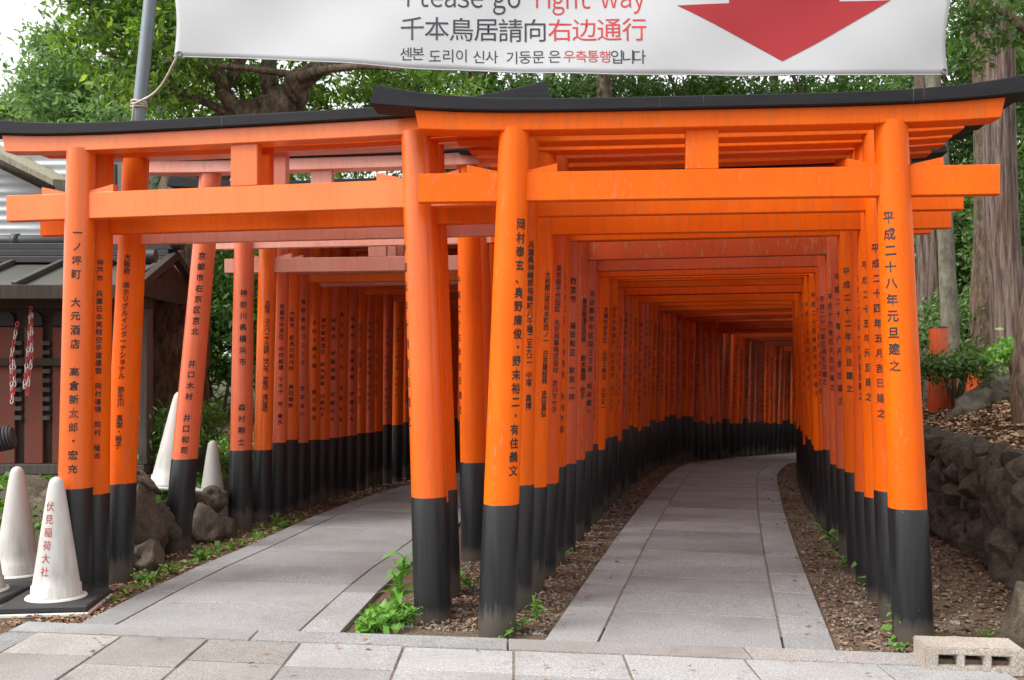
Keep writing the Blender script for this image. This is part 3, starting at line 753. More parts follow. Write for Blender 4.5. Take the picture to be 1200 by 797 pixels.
def banner():
    root = empty('banner', cloth_pt(600, 90), 0, 'white cloth banner with English, Chinese and Korean lettering hung above the gates', 'banner')
    org = Vector(root.location)
    nx, ny = 150, 26; v = []; f = []
    for j in range(ny+1):
        for i in range(nx+1):
            px = 200+917*i/nx; b = bot(px); py = b-(b+95)*j/ny; v.append(Vector(cloth_pt(px, py))-org)
    for j in range(ny):
        for i in range(nx): a = j*(nx+1)+i; f.append((a, a+1, a+nx+2, a+nx+1))
    o = link('cloth', mesh_pd('cloth', v, f), CLOTH, root, True)
    sm = o.modifiers.new('thick', 'SOLIDIFY'); sm.thickness = 0.002; sm.offset = 1
    hem = MB(); hem.tube([Vector(cloth_pt(200+917*i/60, bot(200+917*i/60), 0.0))-org for i in range(61)], 0.004, 6); hem.build('hem', CLOTH, root, True)
    def line(text, x0, x1, yc, h, mat, nm, ls='cjk', tilt=0.0):
        V = []; F = []; k = 0
        if ls == 'cjk':
            n = len(text)
            for i, ch in enumerate(text):
                if ch == ' ': continue
                gv, gf = glyph(ch, res=4, cuts=3, off=0.0)[:2]
                cx = x0+(x1-x0)*(i+0.5)/n; c = (gv.min(0)+gv.max(0))/2
                out = np.array([Vector(cloth_pt(cx+(a-c[0])*h, yc+tilt*(cx-x0)-(b-c[1])*h, 0.004))-org for a, b in gv], np.float32)
                V.append(out); F.append(gf+k); k += len(gv)
        else:
            tot = 0; pos = []
            for ch in text:
                if ch == ' ': pos.append((ch, tot)); tot += 0.36; continue
                gg = glyph(ch, res=4, cuts=3, off=0.0)[0]; x_ = float(gg[:, 0].min()); pos.append((ch, tot-x_)); tot += float(gg[:, 0].max())-x_+0.09
            sc = (x1-x0)/tot
            for ch, p in pos:
                if ch == ' ': continue
                gv, gf = glyph(ch, res=4, cuts=3, off=0.0)[:2]
                out = np.array([Vector(cloth_pt(x0+(p+a)*sc, yc+tilt*(x0+(p+a)*sc-x0)-b*h, 0.004))-org for a, b in gv], np.float32)
                V.append(out); F.append(gf+k); k += len(gv)
        link(nm, mesh_np(nm, np.concatenate(V), np.concatenate(F)), mat, root)
    line('Ｐｌｅａｓｅ ｇｏ', 478, 612, 11, 34, BLK_TEXT, 'lettering', 'lat', 0.01)
    line('ｒｉｇｈｔ ｗａｙ', 628, 757, 12, 34, RED_TEXT, 'red_lettering', 'lat', 0.0)
    line('千本鳥居請向', 470, 641, 37, 30, BLK_TEXT, 'lettering', tilt=0.016)
    line('右边通行', 641, 756, 39, 30, RED_TEXT, 'red_lettering')
    line('센본', 470, 498, 67, 17, BLK_TEXT, 'lettering'); line('도리이', 503, 549, 70, 17, BLK_TEXT, 'lettering'); line('신사', 554, 584, 71, 17, BLK_TEXT, 'lettering')
    line('기둥문', 592, 638, 72, 17, BLK_TEXT, 'lettering'); line('은', 641, 657, 72, 17, BLK_TEXT, 'lettering')
    line('우측통행', 659, 714, 72, 16, RED_TEXT, 'red_lettering'); line('입니다', 714, 754, 72, 18, BLK_TEXT, 'lettering')
    # arrow: head and shaft as a finely divided sheet 4 mm proud of the cloth
    V = []; F = []
    def tri_strip(poly_l, poly_r, y0, y1, n, m=14):
        base = len(V)
        for j in range(n+1):
            t = j/n; yy = y0+(y1-y0)*t; a = poly_l(yy); b = poly_r(yy)
            for i in range(m+1):
                x = a+(b-a)*i/m; V.append(Vector(cloth_pt(x, yy-0.047*(x-792)*(1 if yy < 60 else 1)*max(0, min(1, (74-yy)/66)), 0.004))-org)
        for j in range(n):
            for i in range(m): q = base+j*(m+1)+i; F.append((q, q+m+1, q+m+2, q+1))
    tri_strip(lambda y: 792+(915-792)*(y-9)/(74-9), lambda y: 1047+(915-1047)*(y-9)/(74-9), 9, 74, 16)
    tri_strip(lambda y: 853, lambda y: 985, -70, 9, 10)
    o = link('red_arrow', mesh_pd('red_arrow', V, F), RED_PRINT, root, True)
    for (px, py) in ((206, 60), (1112, 80)):
        mb = MB(); c = Vector(cloth_pt(px, py, 0.006))-org
        for r_, z_ in ((0.016, 0.008),):
            pts = [c+Vector((math.cos(a)*r_, 0, math.sin(a)*r_)) for a in [2*math.pi*k/16 for k in range(17)]]
            mb.tube(pts, 0.005, 6)
        mb.build('eyelet', STEEL, root, True)
banner()
PY_ = 6.85
def pole():
    root = empty('banner_pole', at(147, 650, PY_), 0, 'slanting grey metal pole rising behind the left gate and holding the banner', 'pole')
    org = Vector(root.location)
    pts = [at(147, 675, PY_), at(148, 420, PY_), at(154, 260, PY_), at(162, 140, PY_), at(176, 0, PY_), at(186, -110, PY_)]
    mb = MB(); mb.tube([p-org for p in pts], [0.045]*4+[0.043, 0.04], 18); mb.build('shaft', STEEL, root, True)
    root2 = empty('tie_rope', at(158, 122, PY_), 0, 'pale rope tying the lower left banner corner to the pole', 'rope')
    org = Vector(root2.location); a = Vector(cloth_pt(204, 62)); b = at(172, 115, PY_-0.07); c = at(157, 122, PY_-0.07); d = at(156, 142, PY_-0.07)
    mb = MB(); P = [a.lerp(b, t/8)+Vector((0, 0, -0.05*math.sin(math.pi*t/8))) for t in range(9)]+[c, d]
    mb.tube([p-org for p in P], 0.009, 8); mb.build('rope_line', ROPE, root2, True)
    ro = empty('lashing', at(163, 124, PY_), 0, parent=None); bpy.data.objects.remove(ro)
    mb = MB()
    for k in range(3):
        cc = at(163, 120+k*3, PY_)-org; pts = [cc+Vector((math.cos(q)*0.05, math.sin(q)*0.05, 0.004*math.sin(q*2+k))) for q in [2*math.pi*j/20 for j in range(21)]]
        mb.tube(pts, 0.007, 6)
    mb.build('lashing', ROPE, root2, True)
    u = at(78, 300, 22); root3 = empty('utility_pole', (u.x, u.y, 0), 0, 'pale grey utility pole far behind the trees at upper left', 'pole')
    mb = MB(); mb.tube([(0, 0, 0), (0, 0, at(78, 70, 22).z)], [0.17, 0.13], 16); mb.build('post', plain('pale_concrete', (0.62, 0.58, 0.56), 0.8, 0.1), root3, True)
pole()

# ------------------------------------------------------------------ cones
def cone_meshes():
    mb = MB(); R = 0.138; H = 0.70
    prof = [(R+0.012, 0.0), (R+0.014, 0.012), (R, 0.02), (R*0.985, 0.07), (R*0.93, 0.075)]
    for k in range(1, 9): t = k/9; prof.append((R*0.93+(0.042-R*0.93)*t, 0.075+(H-0.11)*t))
    for k in range(1, 7): a = k/6*math.pi/2; prof.append((0.042*math.cos(a)+0.001, H-0.06+0.055*math.sin(a)+0.0))
    mb.lathe(prof, 40); body = mb.mesh('cone_body'); body.materials.append(CONE)
    mb = MB(); mb.lathe([(0.046, H-0.115), (0.050, H-0.112), (0.0475, H-0.09), (0.045, H-0.088)], 40); ring = mb.mesh('collar'); ring.materials.append(CONE)
    return body, ring
CB, CR = cone_meshes()
def cone(loc, rz, label, weight=0, writing=False, tiltx=(0, 0), group='white traffic cones', s=1.0):
    root = empty('traffic_cone', loc, rz, label, 'traffic cone', group); root.rotation_euler = (tiltx[0], tiltx[1], rz); root.scale = (s, s, s)
    h = 0
    if weight:
        mb = MB(); mb.box(-0.25, 0.25, -0.25, 0.25, 0, 0.022, 0.005); mb.build('white_underplate', WHITEP, root)
        mb = MB(); mb.box(-0.243, 0.243, -0.243, 0.243, 0.023, 0.06, 0.008); mb.build('rubber_weight', RUBBER, root)
        mb = MB(); mb.lathe([(0.165, 0.06), (0.169, 0.064), (0.163, 0.073), (0.14, 0.078)], 40); mb.build('flange', WHITEP, root, False)
        h = 0.066
    else:
        mb = MB(); mb.box(-0.2, 0.2, -0.2, 0.2, 0, 0.02, 0.005); mb.build('base_plate', WHITEP, root); h = 0.02
    o = link('cone_body', CB, CONE, root, True, (0, 0, h)); link('collar', CR, CONE, root, True, (0, 0, h))
    if writing:
        txt = '伏見稲荷大社'; H = 0.70
        rad = lambda z: 0.1285+(0.042-0.1285)*(z-0.075)/(0.70-0.11)
        V = []; F = []; k = 0
        for i, ch in enumerate(txt):
            gv, gf = center_glyph(ch, res=2, cuts=8, off=0.0); zc = 0.53-i*0.073; size = 0.05
            out = np.empty((len(gv), 3), np.float32)
            for j in range(len(gv)):
                z = zc+float(gv[j, 1])*size*1.15; r = rad(z); th = math.radians(-14)+float(gv[j, 0])*size/r
                out[j] = (math.sin(th)*(r+0.002), -math.cos(th)*(r+0.002), z)
            V.append(out); F.append(gf+k); k += len(gv)
        link('red_lettering', mesh_np('red_lettering', np.concatenate(V), np.concatenate(F)), RED_PRINT, o)
    return root
p = on_ground(66, 712); cone((p.x, p.y, 0.0), 0.12, 'grimy white cone with red vertical lettering, on a black rubber weight', 1, True)
p = on_ground(20, 684); cone((p.x, p.y, 0.0), 0.3, 'plain white cone on a rubber weight, just behind the lettered cone', 1)
p = on_ground(-25, 704); cone((p.x, p.y, 0.0), 0.0, 'white cone cut off by the left picture edge', 1)
cone((-2.82, 8.2, 0.42), 0.5, 'tall thin white cone tilted on the rocks, half behind the leaning pillar', 0, tiltx=(0, math.radians(6)), s=1.12)
p = at(249, 607, 8.75); cone((p.x, p.y, 0.10), 0.2, 'white cone standing in the rocks between two salmon pillars', 0, s=0.95)

# ------------------------------------------------------------------ rocks
def rock_mesh(seed, sub=4, rough=0.3, flat=1.0):
    bm = bmesh.new(); bmesh.ops.create_icosphere(bm, subdivisions=sub, radius=0.5); o = Vector((seed*3.1, seed*1.7, 0))
    for v in bm.verts:
        d = v.co.normalized(); n = mnoise.noise(d*1.3+o)*rough+mnoise.noise(d*3.1+o)*rough*0.4+mnoise.noise(d*8+o)*rough*0.1
        p = d*(0.5+n*0.5)
        v.co = p
    rr = random.Random(seed)   # cleaved faces
    for k in range(11):
        nrm = Vector((rr.gauss(0, 1), rr.gauss(0, 1), rr.gauss(0, 1))).normalized(); d0 = rr.uniform(0.30, 0.40)
        for v in bm.verts:
            e = v.co.dot(nrm)-d0
            if e > 0: v.co -= nrm*e*0.92
    for v in bm.verts: v.co = v.co*1.25+v.co.normalized()*mnoise.noise(v.co*9+o)*0.03
    me = bpy.data.meshes.new('stone'); bm.to_mesh(me); bm.free(); return me
ROCKS = [rock_mesh(k) for k in range(9)]
def stone_wall():
    root = empty('stone_retaining_wall', (3.5, 7.6, 0), 0, 'low dark retaining wall of rough stones below the leaf-covered bank at right', 'stone wall')
    org = Vector(root.location); r = random.Random(5)
    L = 0; y = 5.0
    mb = MB(); v = []; f = []
    ys_ = [4.5+0.5*k for k in range(20)]
    for yy in ys_: v += [(wallx(yy)+0.03, yy, -0.3), (wallx(yy)+0.03, yy, 0.70-(max(0, 6.5-yy)*0.12))]
    for k in range(19): f.append((2*k, 2*k+1, 2*k+3, 2*k+2))
    mb.add([Vector(q)-org for q in v], f); mb.build('packed_earth', DIRT, root)
    rows = [(0.0, 0.26), (0.16, 0.24), (0.32, 0.24), (0.47, 0.22), (0.61, 0.2), (0.73, 0.13)]
    for z, h in rows:
        y = 4.9+r.uniform(0, .2)
        while y < 13.5:
            wl = h*r.uniform(0.85, 1.5); x = wallx(y)
            top = z > 0.7
            dz = -(6.5-y)*0.12 if y < 6.5 else 0
            me = r.choice(ROCKS)
            if not me.materials: me.materials.append(ROCKD)
            link('stone', me, ROCKD, root, True, Vector((x+0.06+r.uniform(-.04, .04)+0.03*z, y, z+h*0.35*(0.6 if top else 1)+dz*z+r.uniform(-.03, .03)))-org, (r.uniform(-.4, .4), r.uniform(-.4, .4), r.uniform(-.3, .3)), (h*r.uniform(1.0, 1.4), wl*1.25, h*r.uniform(1.15, 1.5)))
            y += wl*0.9
stone_wall()
ROCKS2 = [rock_mesh(k+20, 4, 0.55) for k in range(6)]
def left_rocks():
    root = empty('rock_edging', (-2.6, 7.4, 0), 0, 'rough brown rocks piled along the left path edge between the pillars', 'rocks')
    org = Vector(root.location); r = random.Random(9)
    L = [(165, 618, 7.2, .42, .62), (174, 655, 6.95, .26, .3), (184, 612, 7.6, .36, .34), (150, 650, 7.1, .3, .35), (240, 618, 8.05, .26, .45), (262, 622, 8.3, .24, .36), (236, 646, 8.0, .2, .2), (150, 562, 7.3, .55, .25), (212, 628, 8.3, .36, .24),
         (247, 585, 8.6, .34, .3), (130, 575, 7.3, .5, .5), (95, 590, 7.6, .6, .5), (50, 600, 7.7, .6, .55), (5, 605, 7.8, .6, .6), (-50, 605, 7.8, .6, .6), (140, 620, 7.3, .4, .5), (268, 600, 9.0, .3, .35), (290, 560, 10, .4, .3), (310, 550, 11, .5, .3)]
    for px, py, Y, s, hz in L:
        p = at(px, py, Y); me = r.choice(ROCKS2)
        if not me.materials: me.materials.append(ROCK)
        link('rock', me, ROCK, root, True, p-org, (r.uniform(-.5, .5), r.uniform(-.5, .5), r.uniform(0, 6)), (s*.88, s*0.8, hz*.88))
left_rocks()
def lone(name, px, py, Y, s, seed, label, mat=ROCK, cat='rock'):
    o = link(name, rock_mesh(seed, 4, 0.5), mat, None, True, at(px, py, Y), (0.2, 0.1, seed), s); tag(o, label, cat); return o
lone('boulder', 1222, 745, 4.95, (0.3, 0.35, 0.45), 31, 'rough tan boulder at the right picture edge beside the concrete block')

# ------------------------------------------------------------------ concrete block
def block():
    p = on_ground(1141, 789)
    root = empty('concrete_block', (p.x, p.y+0.06, 0), math.radians(-7), 'pale hollow concrete block lying on its side by the front right pillar', 'concrete block')
    W, D, Hh = 0.43, 0.2, 0.125; mb = MB(); y0 = -D/2; y1 = D/2
    holes = [(-0.155, -0.075), (-0.04, 0.04), (0.075, 0.155)]
    xs = [-W/2, -0.155, -0.075, -0.04, 0.04, 0.075, 0.155, W/2]; zs = [0.0, 0.042, 0.088, Hh]
    for i in range(7):
        for j in range(3):
            if j == 1 and i in (1, 3, 5): continue
            mb.box(xs[i], xs[i+1], y0, y1, zs[j], zs[j+1])
    bm = bmesh.new(); bm.from_mesh(mb.mesh('b')); bmesh.ops.remove_doubles(bm, verts=bm.verts[:], dist=1e-5)
    # drop inner faces shared by two cells
    seen = {}
    for f in bm.faces: seen.setdefault(tuple(sorted(v.index for v in f.verts)), []).append(f)
    bmesh.ops.delete(bm, geom=[f for L in seen.values() if len(L) > 1 for f in L], context='FACES')
    bmesh.ops.recalc_face_normals(bm, faces=bm.faces[:])
    eds = [e for e in bm.edges if len(e.link_faces) == 2 and e.calc_face_angle(0) > 0.5]
    bmesh.ops.bevel(bm, geom=eds, offset=0.006, segments=2, affect='EDGES')
    for v in bm.verts: v.co += Vector((mnoise.noise(v.co*25), mnoise.noise(v.co*25+Vector((5, 0, 0))), mnoise.noise(v.co*25+Vector((0, 9, 0)))))*0.003
    me = bpy.data.meshes.new('block_body'); bm.to_mesh(me); bm.free(); link('block_body', me, CONC, root)
    mb = MB(); mb.box(-0.16, 0.16, -D/2+0.03, D/2-0.045, 0.036, 0.062); mb.box(-0.16, 0.16, D/2-0.06, D/2-0.045, 0.07, 0.1); mb.build('packed_soil', DIRT, root)
block()

# ------------------------------------------------------------------ hut at left, corrugated building behind
def hut():
    Yw = 8.75; x1 = at(172, 0, Yw).x; x0 = -6.2
    root = empty('wooden_hut', (x0, Yw, 0.3), 0, 'old low wooden hut with red boards and a grey sheet roof behind the cones', 'hut')
    org = Vector(root.location)
    zt = at(0, 340, Yw).z; zb = at(0, 548, Yw).z
    def B(name, mat, *a, c=0.006, lab=None):
        mb = MB(); mb.box(*a, c); o = mb.build(name, mat, root, loc=-org)
        if lab: o['label'] = lab
        return o
    B('back_wall', WOODD, x0, x1, Yw+0.1, Yw+0.16, zb-0.05, zt)
    B('plinth', ROCKD, x0, x1+0.05, Yw-0.12, Yw+0.5, -0.1, zb-0.06)
    B('sill_beam', WOODG, x0, x1, Yw-0.06, Yw+0.095, zb-0.055, zb+0.03)
    B('top_beam', WOODD, x0, x1, Yw-0.05, Yw+0.09, zt-0.16, zt-0.005)
    B('middle_rail', WOODD, x0, x1-0.1, Yw-0.01, Yw+0.04, at(0, 425, Yw).z-0.03, at(0, 425, Yw).z+0.04)
    B('corner_post', WOODG, x1-0.1, x1+0.02, Yw-0.055, Yw+0.1, zb+0.032, zt-0.165)
    pitch = 33.0*Yw/FPX
    k = 0; xx = at(36, 0, Yw).x
    ztop = at(0, 383, Yw).z; zbot = at(0, 505, Yw).z
    for j in range(-9, 8):
        cx = xx+j*pitch
        if cx < x0+0.1 or cx > x1-0.2: continue
        wv = pitch*0.33
        mb = MB(); mb.box(cx-wv, cx+wv, Yw+0.05, Yw+0.085, zb+0.032, ztop, 0.004); o = mb.build('red_board', WOODR, root, loc=-org)
        # black panel standing in for the shade of a round-topped opening
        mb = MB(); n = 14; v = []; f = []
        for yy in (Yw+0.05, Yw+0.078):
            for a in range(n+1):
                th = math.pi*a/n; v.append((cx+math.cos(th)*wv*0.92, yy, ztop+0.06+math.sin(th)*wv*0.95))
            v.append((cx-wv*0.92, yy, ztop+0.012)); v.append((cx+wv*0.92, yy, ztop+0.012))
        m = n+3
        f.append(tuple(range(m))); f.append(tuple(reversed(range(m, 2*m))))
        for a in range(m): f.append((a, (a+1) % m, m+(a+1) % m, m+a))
        mb.add(v, [tuple(reversed(q)) for q in f]); mb.build('opening_shade_panel', RUBBER, root, loc=-org)
        # slatted strip between boards
        sx = cx+pitch/2
        for q in range(9):
            zc = at(0, 402+q*11, Yw).z; mb = MB(); mb.box(sx-pitch*0.13, sx+pitch*0.13, Yw+0.02, Yw+0.06, zc-0.02, zc+0.02, 0.004); mb.build('slat', WOODG, root, loc=-org)
    # roof: sheet slope with battens, eave board, stacked ridge, gable end
    ye, yr = Yw-0.42, Yw+0.55; ze = at(0, 337, ye).z; zr = at(0, 308, yr).z
    xr = x1+0.03
    v = [(x0, ye, ze), (xr, ye, ze), (xr, yr, zr), (x0, yr, zr)]; v += [(a, b, c-0.05) for a, b, c in v]
    mb = MB(); mb.add(v, [(0, 1, 2, 3), (7, 6, 5, 4), (0, 4, 5, 1), (1, 5, 6, 2), (2, 6, 7, 3), (3, 7, 4, 0)]); mb.build('roof_sheet', ROOFG, root, loc=-org)
    v = [(x0, yr, zr), (xr, yr, zr), (xr, yr+0.97, ze), (x0, yr+0.97, ze)]; v += [(a, b, c-0.05) for a, b, c in v]
    mb = MB(); mb.add(v, [(0, 1, 2, 3), (7, 6, 5, 4), (0, 4, 5, 1), (1, 5, 6, 2), (2, 6, 7, 3), (3, 7, 4, 0)]); mb.build('rear_roof_sheet', ROOFG, root, loc=-org)
    B('eave_board', WOODD, x0, xr, ye-0.05, ye-0.003, ze-0.10, ze+0.02)
    x = x0+0.2
    sl = math.atan2(zr-ze, yr-ye); LL = math.hypot(zr-ze, yr-ye)
    while x < xr:
        mb = MB(); mb.box(x-0.025, x+0.025, 0.0, LL, 0.002, 0.05, 0.005, Matrix.Translation((0, ye, ze)) @ Matrix.Rotation(sl, 4, 'X')); mb.build('batten', ROOFG, root, loc=-org); x += 0.46
    for q, (zz, ww) in enumerate(((0.0, 0.2), (0.062, 0.17), (0.124, 0.15))):
        B('ridge_course', TILE, x0, xr+0.04*(q == 2), yr-ww/2, yr+ww/2, zr+zz-0.01, zr+zz+0.05)
    mb = MB(); mb.tube([(x0, yr, zr+0.20), (xr+0.05, yr, zr+0.20)], 0.06, 14); mb.build('ridge_tile', TILE, root, True, loc=-org)
    mb = MB(); x = x0+0.3
    while x < xr:
        m2 = MB(); m2.tube([(x, yr, zr+0.2), (x+0.06, yr, zr+0.2)], 0.073, 14); m2.build('ridge_joint', TILE, root, True, loc=-org); x += 0.62
    # gable: bargeboards and end discs
    for yb in (ye-0.02, yr+1.0):
        mb = MB(); mb.tube([(xr+0.03, yr, zr+0.07), (xr+0.03, yb, ze-0.02)], 0.05, 4); mb.build('bargeboard', WOODD, root, loc=-org)
    mb = MB(); mb.add([(xr-0.02, ye+0.05, ze-0.05), (xr-0.02, yr+0.9, ze-0.05), (xr-0.02, yr, zr-0.05), (xr+0.01, ye+0.05, ze-0.05), (xr+0.01, yr+0.9, ze-0.05), (xr+0.01, yr, zr-0.05)], [(0, 1, 2), (5, 4, 3), (0, 3, 4, 1), (1, 4, 5, 2), (2, 5, 3, 0)])
    mb.build('gable_board', WOODD, root, loc=-org)
    mb = MB(); mb.tube([(xr+0.02, yr-0.03, zr+0.2), (xr+0.11, yr-0.03, zr+0.2)], 0.085, 18); autosmooth(mb.build('ridge_end_tile', TILE, root, loc=-org))
    mb = MB(); mb.tube([(xr+0.02, ye+0.28, zr-0.02), (xr+0.10, ye+0.28, zr-0.02)], 0.06, 16); autosmooth(mb.build('verge_tile', TILE, root, loc=-org))
    # chains
    def chain(pts, label):
        c = empty('plastic_chain', pts[0], 0, label, 'chain', 'red and white plastic chains on the hut'); o0 = Vector(pts[0])
        link_m = []
        for mt in (CHAINR, CHAINW):
            mb = MB(); P = []
            for a in range(17):
                th = 2*math.pi*a/16; P.append((math.cos(th)*0.012, 0, math.sin(th)*0.024))
            mb.tube(P, 0.0045, 6, False); me = mb.mesh('link'); me.materials.append(mt); link_m.append(me)
        n = 0; acc = 0
        for a, b in zip(pts, pts[1:]):
            a = Vector(a); b = Vector(b); L = (b-a).length; k = int(L/0.034)
            for j in range(k):
                p = a.lerp(b, j/k); link('chain_link', link_m[(n//2) % 2], None, c, True, p-o0, (0, math.atan2((b-a).x, (b-a).z)+rnd.uniform(-.15, .15), (n % 2)*1.4)); n += 1
    F = lambda px, py: tuple(at(px, py, Yw-0.14))
    chain([F(36, 362), F(34, 400), F(28, 458), F(32, 460), F(37, 420), F(37, 365)], 'red and white chain looped on the hut wall, nearer the pillar')
    chain([F(20, 380), F(13, 420), F(14, 470), F(17, 450), F(16, 420)], 'red and white chain hanging near the left picture edge')
hut()
def lamp():
    root = empty('black_lamp_head', at(-9, 517, 6.9), 0, 'black ribbed round lamp head poking in at the left picture edge', 'lamp')
    mb = MB(); prof = [(0.05, -0.2), (0.055, -0.02)]
    for k in range(6): prof += [(0.085, k*0.022), (0.085, k*0.022+0.012), (0.075, k*0.022+0.014), (0.075, k*0.022+0.02)]
    prof += [(0.07, 0.14)]
    mb.lathe(prof, 32); o = mb.build('housing', RUBBER, root); autosmooth(o); o.rotation_euler = (0, math.radians(78), math.radians(12))
    mb = MB(); mb.tube([(-0.16, 0.0, -1.0), (-0.16, 0.0, -0.02)], 0.02, 10); mb.build('stake', RUBBER, root, True)
lamp()
def corrugated():
    Y = 12.5; x0 = -9.5; x1 = at(132, 0, Y).x
    root = empty('corrugated_building', (x0, Y, 0.5), 0, 'white corrugated metal building with a bark roof at the left behind the hut', 'building'); org = Vector(root.location)
    z0 = 0.2; z1 = at(0, 165, Y).z; v = []; f = []; n = int((z1-z0)/0.02)
    for i in range(n+1):
        z = z0+i*0.02; y = Y+0.018*math.sin(z*2*math.pi/0.115); v += [(x0, y, z), (x1, y, z)]
    for i in range(n): f.append((2*i, 2*i+1, 2*i+3, 2*i+2))
    o = link('corrugated_wall', mesh_pd('w', v, f), CORR, root, True, -org)
    mb = MB(); mb.box(x0, x1-0.004, Y+0.03, Y+3, z0, z1-0.01); mb.build('building_core', CORR, root, loc=-org)
    mb = MB(); mb.box(x1+0.002, x1+0.05, Y-0.04, Y+0.03, z0, z1-0.3); mb.build('corner_trim', WOODG, root, loc=-org)
    # sloping bark roof falling to the right
    a = at(-60, 150, Y-0.5); b = at(62, 210, Y-0.5); b2 = at(160, 214, Y+2.0); a2 = at(-60, 120, Y+3)
    th = Vector((0, 0, -0.10))
    v = [a, b, b2, a2]; v = v+[p+th for p in v]
    mb = MB(); mb.add(v, [(0, 1, 2, 3), (7, 6, 5, 4), (0, 4, 5, 1), (1, 5, 6, 2), (2, 6, 7, 3), (3, 7, 4, 0)]); mb.build('bark_roof', THATCH, root, loc=-org)
    mb = MB(); mb.tube([a+th*1.3, b+th*1.3], 0.05, 8); mb.build('eave_pole', WOODD, root, True, loc=-org)
corrugated()

# ------------------------------------------------------------------ foliage
def leaf_cloud(P, size, seed, droop=0.25, aspect=0.42, up=0.35):
    r = np.random.RandomState(seed); n = len(P)
    d = r.normal(size=(n, 3)); d[:, 2] -= droop; d /= np.linalg.norm(d, axis=1)[:, None]
    nn = r.normal(size=(n, 3)); nn[:, 2] += up*3; s = np.cross(d, nn); s /= np.linalg.norm(s, axis=1)[:, None]+1e-6
    nn = np.cross(s, d); L = (size*r.uniform(0.6, 1.3, n))[:, None]
    b = P; tip = P+d*L; m = P+d*L*0.45; w = L*aspect*0.5
    v = np.stack([b, m+s*w+nn*w*0.35, tip, m-s*w+nn*w*0.35], 1).reshape(-1, 3)
    i = np.arange(n)[:, None]*4; f = np.concatenate([i+[0, 1, 2], i+[0, 2, 3]], 0)
    return v, f
def crown_pts(blobs, n, seed, sub=0.32, subn=60):
    """blobs: (x,y,z,rx,ry,rz); leaves gathered in small clumps through each blob, mostly toward the shell"""
    r = np.random.RandomState(seed); vol = np.array([b[3]*b[4]*b[5] for b in blobs]); vol = vol**0.75; vol /= vol.sum(); out = []
    for b, w in zip(blobs, vol):
        k = max(3, int(n*w/subn)); d = r.normal(size=(k, 3)); d /= np.linalg.norm(d, axis=1)[:, None]
        rad = r.uniform(0.25, 1.0, k)**0.55; c = np.array(b[:3])+d*rad[:, None]*np.array(b[3:6])
        sz = sub*r.uniform(0.5, 1.3, k)
        q = r.normal(size=(k, subn, 3))*0.5; q[:, :, 2] *= 0.6
        out.append((c[:, None, :]+q*sz[:, None, None]).reshape(-1, 3))
    return np.concatenate(out)
def tree(name, base, trunk_pts, radii, blobs, n, leaf, mat, bark, label, seed, cat='tree', limbs=(), sub=0.32, group=None, flute=None, ns=16, subn=60):
    root = empty(name, base, 0, label, cat, group); org = Vector(base)
    if trunk_pts:
        mb = MB(); mb.tube([Vector(p)-org for p in trunk_pts], radii, ns, True, flute); mb.build('trunk', bark, root, True)
    for pts, rr in limbs:
        mb = MB(); mb.tube([Vector(p)-org for p in pts], rr, 8); mb.build('limb', bark, root, True)
    if n:
        P = crown_pts(blobs, n, seed, sub, subn)-np.array(base); v, f = leaf_cloud(P, leaf, seed)
        link('crown', mesh_np('crown', v, f), mat, root)
    return root
def smoothpts(pts, n=6):
    P = [Vector(p) for p in pts]; P = [P[0]*2-P[1]]+P+[P[-1]*2-P[-2]]; o = []
    for i in range(1, len(P)-2):
        for k in range(n):
            t = k/n; a, b, c, d = P[i-1:i+3]; o.append(0.5*((2*b)+(c-a)*t+(2*a-5*b+4*c-d)*t*t+(3*b-3*c+d-a)*t**3))
    o.append(P[-2]); return o
def wob(pts, rr, seed, amt=0.03):
    r = random.Random(seed); P = smoothpts(pts, 6); n = len(P); R = [float(np.interp(i/(n-1), np.linspace(0, 1, len(rr)), rr)) for i in range(n)]
    return [p+Vector((r.uniform(-1, 1), r.uniform(-1, 1), 0))*amt*R[min(i, n-1)]*6 for i, p in enumerate(P)], R

# big evergreen at left: dark trunk behind the gates, gnarled limbs, crown over the corner
Yt = 10.3
tp, tr_ = wob([at(196, 500, Yt), at(205, 400, Yt), at(214, 290, Yt), at(232, 200, Yt), at(290, 140, Yt+0.1)], [0.40, 0.34, 0.31, 0.30, 0.24], 1, 0.01)
Lb = []
def limb(pts, rr, seed): p, r_ = wob(pts, rr, seed, 0.05); Lb.append((p, r_))
limb([at(285, 145, Yt), at(335, 118, Yt), at(360, 88, Yt-0.2), at(420, 60, Yt-0.4), at(500, 0, Yt)], [0.22, 0.16, 0.10, 0.07, 0.03], 2)
limb([at(330, 120, Yt), at(312, 90, Yt), at(318, 40, Yt+0.2), at(300, -60, Yt)], [0.10, 0.09, 0.07, 0.04], 3)
limb([at(290, 142, Yt), at(262, 110, Yt-0.2), at(255, 70, Yt-0.3), at(230, -20, Yt)], [0.09, 0.07, 0.05, 0.03], 4)
limb([at(285, 140, Yt), at(235, 118, Yt-0.3), at(190, 95, Yt-0.6), at(120, 60, Yt-0.8)], [0.05, 0.04, 0.03, 0.015], 5)
limb([at(345, 88, Yt-0.1), at(290, 80, Yt-0.6), at(230, 76, Yt-0.9), at(195, 72, Yt-1)], [0.04, 0.03, 0.02, 0.01], 6)
limb([at(350, 92, Yt-0.2), at(380, 82, Yt-0.6), at(430, 78, Yt-0.7), at(470, 82, Yt-0.8)], [0.06, 0.045, 0.03, 0.02], 7)
limb([at(262, 110, Yt), at(290, 60, Yt-0.2), at(340, 10, Yt), at(360, -60, Yt)], [0.06, 0.05, 0.04, 0.02], 8)
limb([at(270, 112, Yt), at(248, 88, Yt-0.3), at(205, 60, Yt-0.6), at(150, 20, Yt-0.8)], [0.05, 0.04, 0.03, 0.015], 9)
